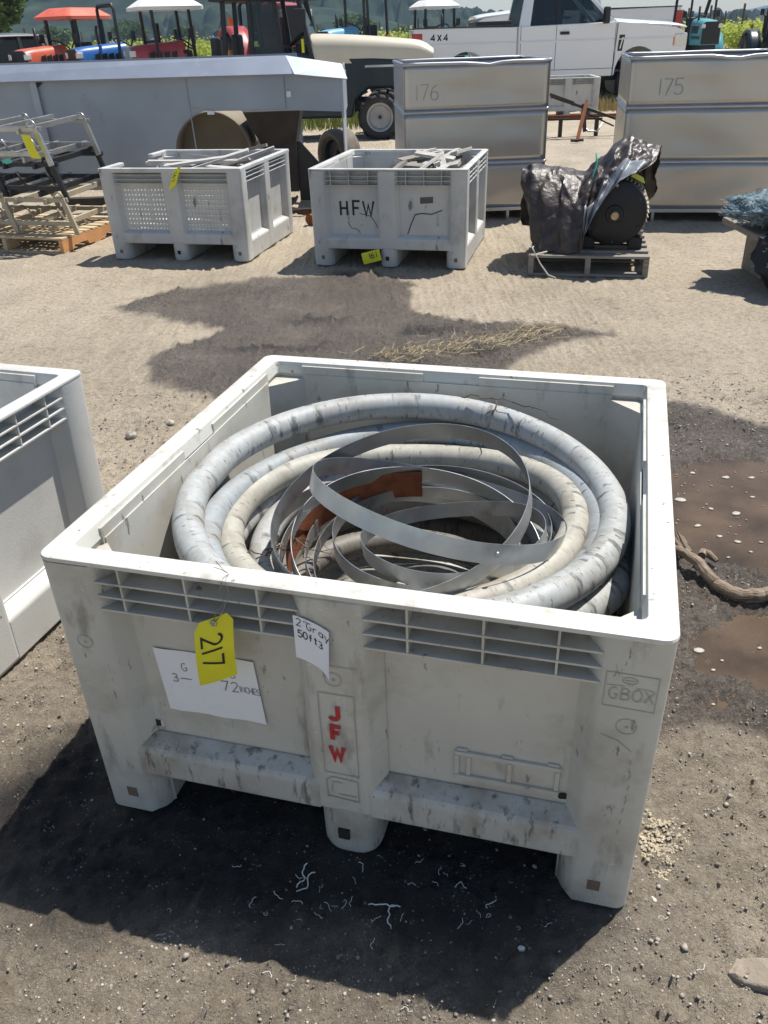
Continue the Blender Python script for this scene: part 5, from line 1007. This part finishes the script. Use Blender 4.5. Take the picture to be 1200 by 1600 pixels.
# tractors
def tractor(name, label, loc, rz, paint, canopy=None, rops='mid', hoodm=None, grille='carblack', sc=1., seat=True, fend=None, cabh=2.12, lamps=True, canx=0., ropx=None):
    t = root(name, label, 'tractor', loc, rz); t.scale = (sc,sc,sc*1.12); cabh = cabh/(1.12*sc)
    def hood(u,v):
        x = .55+1.0*u; a = math.pi*v; wd = .29*(1-.10*u); top = 1.50-.06*u-.10*max(0,u-.8)*5*max(0,u-.8); y = -wd*math.cos(a)**1 if False else -wd*(abs(math.cos(a))**.45)*(1 if math.cos(a) > 0 else -1); z = .92+(top-.92)*(abs(math.sin(a))**.42); return (x,y,z)
    g = G(); g.grid(hood,12,16); n_ = len(g.v); g.f.append(tuple(12*17+j for j in range(17))); g.f.append(tuple(range(17))[::-1]); g.build('hood',hoodm or paint,t,smooth=38,fix=True)
    g = G(); g.prism([(-.24,.94),(.24,.94),(.23,1.37),(.16,1.42),(-.16,1.42),(-.23,1.37)],1.535,1.575,lambda a,b,c: (c,a,b)); g.build('grille',grille,t,bevel=.008)
    if lamps:
        for s_ in (-1,1): g = G(); g.box(1.47,1.585,s_*.215-.045,s_*.215+.045,1.28,1.37); g.build('headlight','lens',t,bevel=.015)
    for s_ in (-1,1):
        g = G(); g.box(.7,1.45,s_*.278-.004,s_*.283+.004,1.05,1.12); g.build('side_stripe','carblack',t)
        for q0 in (.72,.86,1.0,1.14): g = G(); g.prism([(q0,1.17),(q0+.10,1.17),(q0+.10,1.33),(q0,1.35)],min(s_*.262,s_*.284),max(s_*.262,s_*.284),lambda a,b,c: (a,c,b)); g.build('engine_louvre','carblack',t)
        g = G(); g.bar((.50,s_*.30,1.40),(.50,s_*.44,1.56),.02,.02); g.box(.48,.52,s_*.46-.05,s_*.46+.05,1.52,1.66); g.build('side_mirror','carblack',t)
        g = G(); g.tube([(.35,s_*.20,1.10),(.36,s_*.22,1.42)],.012,6); g.build('lever','carblack',t)
        g = G(); g.box(-.30,-.20,s_*.50-.04,s_*.50+.04,1.22,1.32); g.build('rear_lamp','amber',t)
    g = G(); g.box(-.3,1.5,-.2,.2,.45,.93); g.build('chassis','carblack',t,bevel=.03)
    for s_ in (-1,1):
        wheel(t,(0,s_*.56,.55),.55,.32,(0,s_,0),lug=14,mrim=paint if paint != 'tractorred' else 'rim_grey'); wheel(t,(1.25,s_*.50,.34),.34,.22,(0,s_,0),lug=12,mrim='rim_grey')
        g = G(); g.grid(lambda u,v: (.66*math.cos(R_(5+150*u)), s_*(.38+.34*v), .52+.68*math.sin(R_(5+150*u))),14,3); g.build('rear_fender',fend or paint,t,smooth=True,solid=.02,fix=False)
    if seat: g = G(); g.box(-.12,.30,-.22,.22,1.0,1.12); g.box(-.18,-.08,-.22,.22,1.1,1.52); g.build('seat','seat',t,bevel=.04)
    g = G(); q_ = Vector((-.5,0,.86)).to_track_quat('Z','Y').to_matrix(); g.tube([Vector((.48,0,1.46))+q_@Vector((.19*math.cos(a),.19*math.sin(a),0)) for a in [k*math.pi/9 for k in range(18)]],.014,6,True); sw_ = g.build('steering_wheel','carblack',t,smooth=True)
    g = G(); g.bar((.62,0,1.05),(.48,0,1.46),.05,.05); g.build('steering_column','carblack',sw_); g = G(); g.tube([(.9,-.18,1.3),(.9,-.18,1.75)],.03,8); g.build('exhaust','carblack',t,smooth=True)
    g = G(); g.box(.42,.62,-.28,.28,.95,1.36); g.build('dash_panel','carblack',t,bevel=.03)
    if rops:
        x = ropx if ropx is not None else {'mid':.62,'rear':-.22}[rops]; w = .33
        g = G(); g.tube([(x,-w,.9),(x,-w,cabh-.06),(x,-w+.05,cabh),(x,w-.05,cabh),(x,w,cabh-.06),(x,w,.9)],.032,8); g.build('roll_bar','black',t,smooth=40)
    if canopy:
        for x in (canx-.30,canx+.38):
            for s_ in (-1,1): g = G(); g.bar((x-.04,s_*.42,.95),(x,s_*.40,cabh-.02),.05,.05); g.build('canopy_post','black',t)
        g = G(); lo = rrect(canx-.58,canx+.62,-.50,.50,.10); up = rrect(canx-.40,canx+.42,-.34,.34,.09); g.loft([[(x,y,cabh-.03) for x,y in lo],[(x,y,cabh+.02) for x,y in lo],[(x,y,cabh+.13) for x,y in up],[(canx+(x-canx)*.85,y*.85,cabh+.15) for x,y in up]]); cn = g.build('canopy',canopy,t,smooth=30)
    return t
tractor('tractor','orange tractor with a red orange sunshade canopy',(-5.55,18.6,0),R_(240),'orange','canopyred',None,cabh=2.02,sc=.95)
tractor('tractor','bright blue compact tractor with a square black roll bar',(-4.15,18.1,0),R_(222),'blue',None,'mid',cabh=2.17,ropx=.75,sc=.95)
tractor('tractor','red and grey tractor under a white canopy',(-2.85,17.4,0),R_(207),'tractorred','whitepaint',None,cabh=2.08,grille='rim_grey',fend='whitepaint',canx=.75,sc=.95)
tractor('tractor','blue tractor with a light blue hood behind the dark machine',(.0,26.5,0),R_(225),'blue','black',None,hoodm='lightblue',cabh=2.55,sc=1.05)
tractor('tractor','red tractor seen through the dark cab windows',(-2.35,22.2,0),R_(295),'tractorred',None,'rear',cabh=2.3,sc=1.35)
tractor('tractor','small tractor under a white canopy beside the pickup tail',(1.75,25.4,0),R_(290),'tealpaint','whitepaint',None,cabh=2.12,seat=True)
tractor('tractor','teal tractor with tall black posts in front of the pickup nose',(9.35,27.6,0),R_(268),'tealpaint',None,'mid',cabh=2.7)
tractor('tractor','dark tractor with a roll bar at the right edge',(11.75,28.0,0),R_(262),'navy',None,'mid',cabh=2.5)
bpy.context.view_layer.update()
for dx in (-.62,.62): g = G(); g.bar((dx*.6,.9,.9),(dx*.9,-.1,2.9),.07,.07); o = g.build('mast_post','black',[o for o in bpy.data.objects if o.get('label','').startswith('teal tractor')][0]); o.rotation_euler = (0,0,R_(90))
# dark green machine with the cream hood and cab (faces +x)
dg = root('harvest_tractor','dark green tractor with a cream hood and open black cab','tractor',(-1.92,16.6,0),R_(-4))
def chood(u,v):
    x = 1.0+2.05*u; wd = .52-.06*u; top = 1.62-.17*u**1.5-.9*max(0,u-.86)**2*6; c = math.cos(math.pi*v); return (x, -wd*(abs(c)**.5)*(1 if c > 0 else -1), 1.17+(top-1.17)*(math.sin(math.pi*v)**.5 if 0 < v < 1 else 0)-.0*u)
g = G(); g.grid(chood,18,18); g.f.append(tuple(18*19+j for j in range(19))); g.build('hood','cream',dg,smooth=40)
g = G(); g.prism([(.55,.34),(1.66,.34),(1.74,.62),(1.95,.78),(2.33,.78),(2.54,.62),(2.62,.36),(3.05,.42),(3.12,1.16),(.6,1.36)],-.50,.50,lambda a,b,c: (a,c,b)); g.build('side_cover','navy',dg,bevel=.04)
for y in (-.505,.505):
    g = G(); g.box(1.9,2.75,y-.006,y+.006,1.10,1.135); g.build('side_stripe','chrome',dg)
    g = G(); g.box(2.52,2.60,y-.004,y+.004,.90,.93); g.build('badge','amber',dg)
g = G(); g.box(-.6,3.0,-.30,.30,.42,.62); g.build('chassis','carblack',dg,bevel=.03)
for s_ in (-1,1): wheel(dg,(2.14,s_*.62,.35),.35,.26,(0,s_,0),lug=14,rimr=.66); wheel(dg,(.0,s_*.62,.55),.55,.34,(0,s_,0),lug=14,rimr=.62)
for (x,tx) in ((-.45,-.40),(.02,.02),(.55,.42),(1.08,.80)):
    for s_ in (-1,1): g = G(); g.bar((x,s_*.52,1.0),(tx,s_*.46,2.35),.075,.07); g.build('cab_post','black',dg,bevel=.01)
g = G(); g.box(-.62,1.05,-.62,.62,2.12,2.20); g.build('cab_roof','black',dg,bevel=.03)
g = G(); q = [(1.06,-.5,1.40),(1.06,.5,1.40),(.84,.45,2.1),(.84,-.45,2.1)]; g.loft([q,[(x-.006,y,z) for x,y,z in q]]); g.build('windscreen','clearglass',dg)
for s_ in (-1,1): g = G(); q = [(.06,s_*.50,1.25),(.52,s_*.50,1.25),(.44,s_*.46,2.1),(.06,s_*.46,2.1)]; g.loft([q,[(x,y-s_*.006,z) for x,y,z in q]]); g.build('door_window','clearglass',dg)
g = G(); g.box(-.3,.1,-.25,.25,.95,1.15); g.box(-.38,-.26,-.25,.25,1.15,1.65); g.build('seat','seat',dg,bevel=.04)
g = G(); q_ = Vector((-.6,0,.8)).to_track_quat('Z','Y').to_matrix(); g.tube([Vector((.72,0,1.55))+q_@Vector((.2*math.cos(a),.2*math.sin(a),0)) for a in [k*math.pi/9 for k in range(18)]],.016,6,True); g.build('steering_wheel','carblack',dg,smooth=True)
g = G(); g.box(.72,1.0,-.3,.3,1.0,1.48); g.build('dash_panel','carblack',dg,bevel=.03); g = G(); g.box(.78,.98,-.70,-.60,1.72,1.98); g.build('side_mirror','carblack',dg,bevel=.02)
g = G(); g.box(.86,.90,-.53,-.47,1.35,1.55); g.build('warning_label','tag',dg)
# ------------------------------------------------------------------ vegetation
def leafcloud(g, n, fn, sz, rr, flat=.5):
    vs = []; fs = []
    for i in range(n):
        p = fn(); a = rr.uniform(0,6.28); b = rr.uniform(-1,1); d = Vector((math.cos(a),math.sin(a),b*flat)).normalized(); e = d.cross(Vector((rr.uniform(-1,1),rr.uniform(-1,1),rr.uniform(-.2,1)))).normalized(); s_ = sz*rr.uniform(.6,1.35); k = len(vs)
        vs += [p-d*s_, p+e*s_*.6+d*s_*.1, p+d*s_, p-e*s_*.6+d*s_*.1]; fs.append((k,k+1,k+2,k+3))
    g.add(vs,fs)
vr = random.Random(77)
vseg = []
for k in range(3):
    g = G()
    def fv():
        x = vr.uniform(-1.55,1.55); hh = 1.10+.30*fbm(x*1.3+k*9,2,0,2); z = .55+(hh-.45)*vr.random()**.75; return Vector((x, vr.gauss(0,.16), z+(vr.random()**6)*.35))
    leafcloud(g,950,fv,.075,vr); me_ = g.build('vine_canopy','vine',fix=False); vseg.append(me_.data); bpy.data.objects.remove(me_)
pg = G(); pg.tube([(0,0,0),(0,0,1)],.045,6); po_ = pg.build('post','post'); pmesh = po_.data; bpy.data.objects.remove(po_)
tg_ = G(); tg_.tube([(0,0,0),(.03,.01,.35),(-.02,0,.7)],.03,5); tk = tg_.build('vine_trunk','trunk'); tmesh = tk.data; bpy.data.objects.remove(tk)
row = 0
for Y in (36,38.6,41.4,44.4,47.6,51.2,55,59.5,65,72):
    t = root('vine_row',['nearest','second','third','fourth','fifth','sixth','seventh','eighth','ninth','farthest'][row]+' row of leafy green vines with dark posts','vine row',(0,Y,0),R_(-3.5),'vineyard rows'); x = -.52*Y+vr.uniform(0,2)
    x1 = .56*Y; i = 0
    while x < x1:
        if x < .06*Y or x > .24*Y:
            o = bpy.data.objects.new('vine_canopy', vseg[vr.randrange(3)]); COL.objects.link(o); o.parent = t; o.location = (x,0,0); o.rotation_euler = (0,0,vr.choice((0,math.pi))); s_ = vr.uniform(.92,1.12); o.scale = (1,1,s_)
            if row < 4: o = bpy.data.objects.new('vine_trunk', tmesh); COL.objects.link(o); o.parent = t; o.location = (x,0,0)
            if i%2 == 0 or (x > .3*Y): o = bpy.data.objects.new('post', pmesh); COL.objects.link(o); o.parent = t; o.location = (x+vr.uniform(-.6,.6),0,0); o.scale = (1,1,vr.uniform(1.65,2.25)); o.rotation_euler = (vr.uniform(-.03,.03),vr.uniform(-.05,.05),0)
        x += 3.0; i += 1
    row += 1
# the leafy tree at the left, and scattered trees below the hill
def tree(name, label, loc, h, r, n, seed, m='leaf', group=None, zc=None, lf=.035):
    rr = random.Random(seed); t = root(name,label,'tree',loc,0,group); zc = zc or h*.62
    g = G(); g.tube([(0,0,0),(.05,.03,h*.25),(-.05,.05,h*.5),(.02,0,h*.72)],h*.03,8,rad=[h*.034,h*.026,h*.018,h*.009])
    cl = []
    for k in range(16):
        a = rr.uniform(0,6.28); el = rr.uniform(-.5,1.2); q = rr.uniform(.45,.85); c = Vector((math.cos(a)*math.cos(el)*r*q, math.sin(a)*math.cos(el)*r*q, zc+math.sin(el)*h*.36*q)); cl.append((c, rr.uniform(.26,.42)*r)); g.tube([(0,0,h*.35+.1*k*h*.02),c*.5+Vector((0,0,h*.25)),c],h*.008,5,rad=[h*.011,h*.007,h*.003])
    g.build('trunk','trunk',t,smooth=True)
    def fl():
        c, q = rr.choice(cl); d = Vector((rr.gauss(0,1),rr.gauss(0,1),rr.gauss(0,1))).normalized()*q*(rr.random()**.4); d.z *= .75; return c+d
    g = G(); leafcloud(g,n,fl,r*lf,rr,.8); g.build('crown',m,t,fix=False); return t
tree('leafy_tree','broad green leafy tree at the upper left behind the grey pickup',(-12.3,31.0,0),6.6,2.7,15000,3,zc=3.0)
tv = random.Random(9)
for k in range(16):
    s_ = -.55+.075*k+tv.uniform(-.02,.02); Y = tv.uniform(170,240); hh = tv.uniform(5.5,9)
    if s_ > .02: hh *= .50
    tree('far_tree',['far round tree at the foot of the hill, %s from the left'%['first','second','third','fourth','fifth','sixth','seventh','eighth','ninth','tenth','eleventh','twelfth','thirteenth','fourteenth','fifteenth','sixteenth'][k]][0],(s_*Y,Y,0),hh*.8,hh*.5,2200,50+k,group='trees at the foot of the hill',zc=hh*.36,lf=.085)
gr_ = random.Random(55)
def grass(name, label, pts, n, h, m, kind='stuff'):
    g = G(); vs = []; fs = []
    for i in range(n):
        (x0,x1,y0,y1) = gr_.choice(pts); p = Vector((gr_.uniform(x0,x1),gr_.uniform(y0,y1),0)); hh = h*gr_.uniform(.4,1.3); a = gr_.uniform(0,6.28); w = Vector((math.cos(a),math.sin(a),0))*.012; l = Vector((gr_.uniform(-.5,.5),gr_.uniform(-.5,.5),0))*hh*.6; k = len(vs)
        vs += [p-w,p+w,p+w*.6+l*.4+Vector((0,0,hh*.65)),p+l+Vector((0,0,hh))]; fs.append((k,k+1,k+2,k+3))
    g.add(vs,fs); tag(g.build(name,m,fix=False),label,'grass',kind='stuff')
grass('green_grass','strip of green grass beyond the trough and dark tractor',[(-2.4,.6,17.6,20.5),(-6,-2.4,20,24),(-.5,1,19,24)],5200,.22,'grass')
grass('green_grass','green weeds under the white pickup',[(4.4,8.5,22.8,25.5)],4200,.42,'grass')
grass('dry_grass','dry straw coloured grass behind the far bin',[(4.5,8.0,19.6,22.0)],3600,.22,'drygrass')
grass('green_grass','grass strip along the edge of the vineyard',[(-22,24,31,36)],9000,.3,'grass')

# ------------------------------------------------------------------ air
g = G(); g.box(-1200,1800,-30,1500,-15,75); hz = g.build('haze','dark'); tag(hz,kind='stuff')
hm = bpy.data.materials.new('haze'); hm.use_nodes = True; hm.node_tree.nodes.clear(); ho = hm.node_tree.nodes.new('ShaderNodeOutputMaterial'); pv = hm.node_tree.nodes.new('ShaderNodeVolumePrincipled')
pv.inputs['Color'].default_value = (.50,.72,1,1); pv.inputs['Density'].default_value = .00042; hm.node_tree.links.new(pv.outputs[0], ho.inputs['Volume']); hz.data.materials[0] = hm
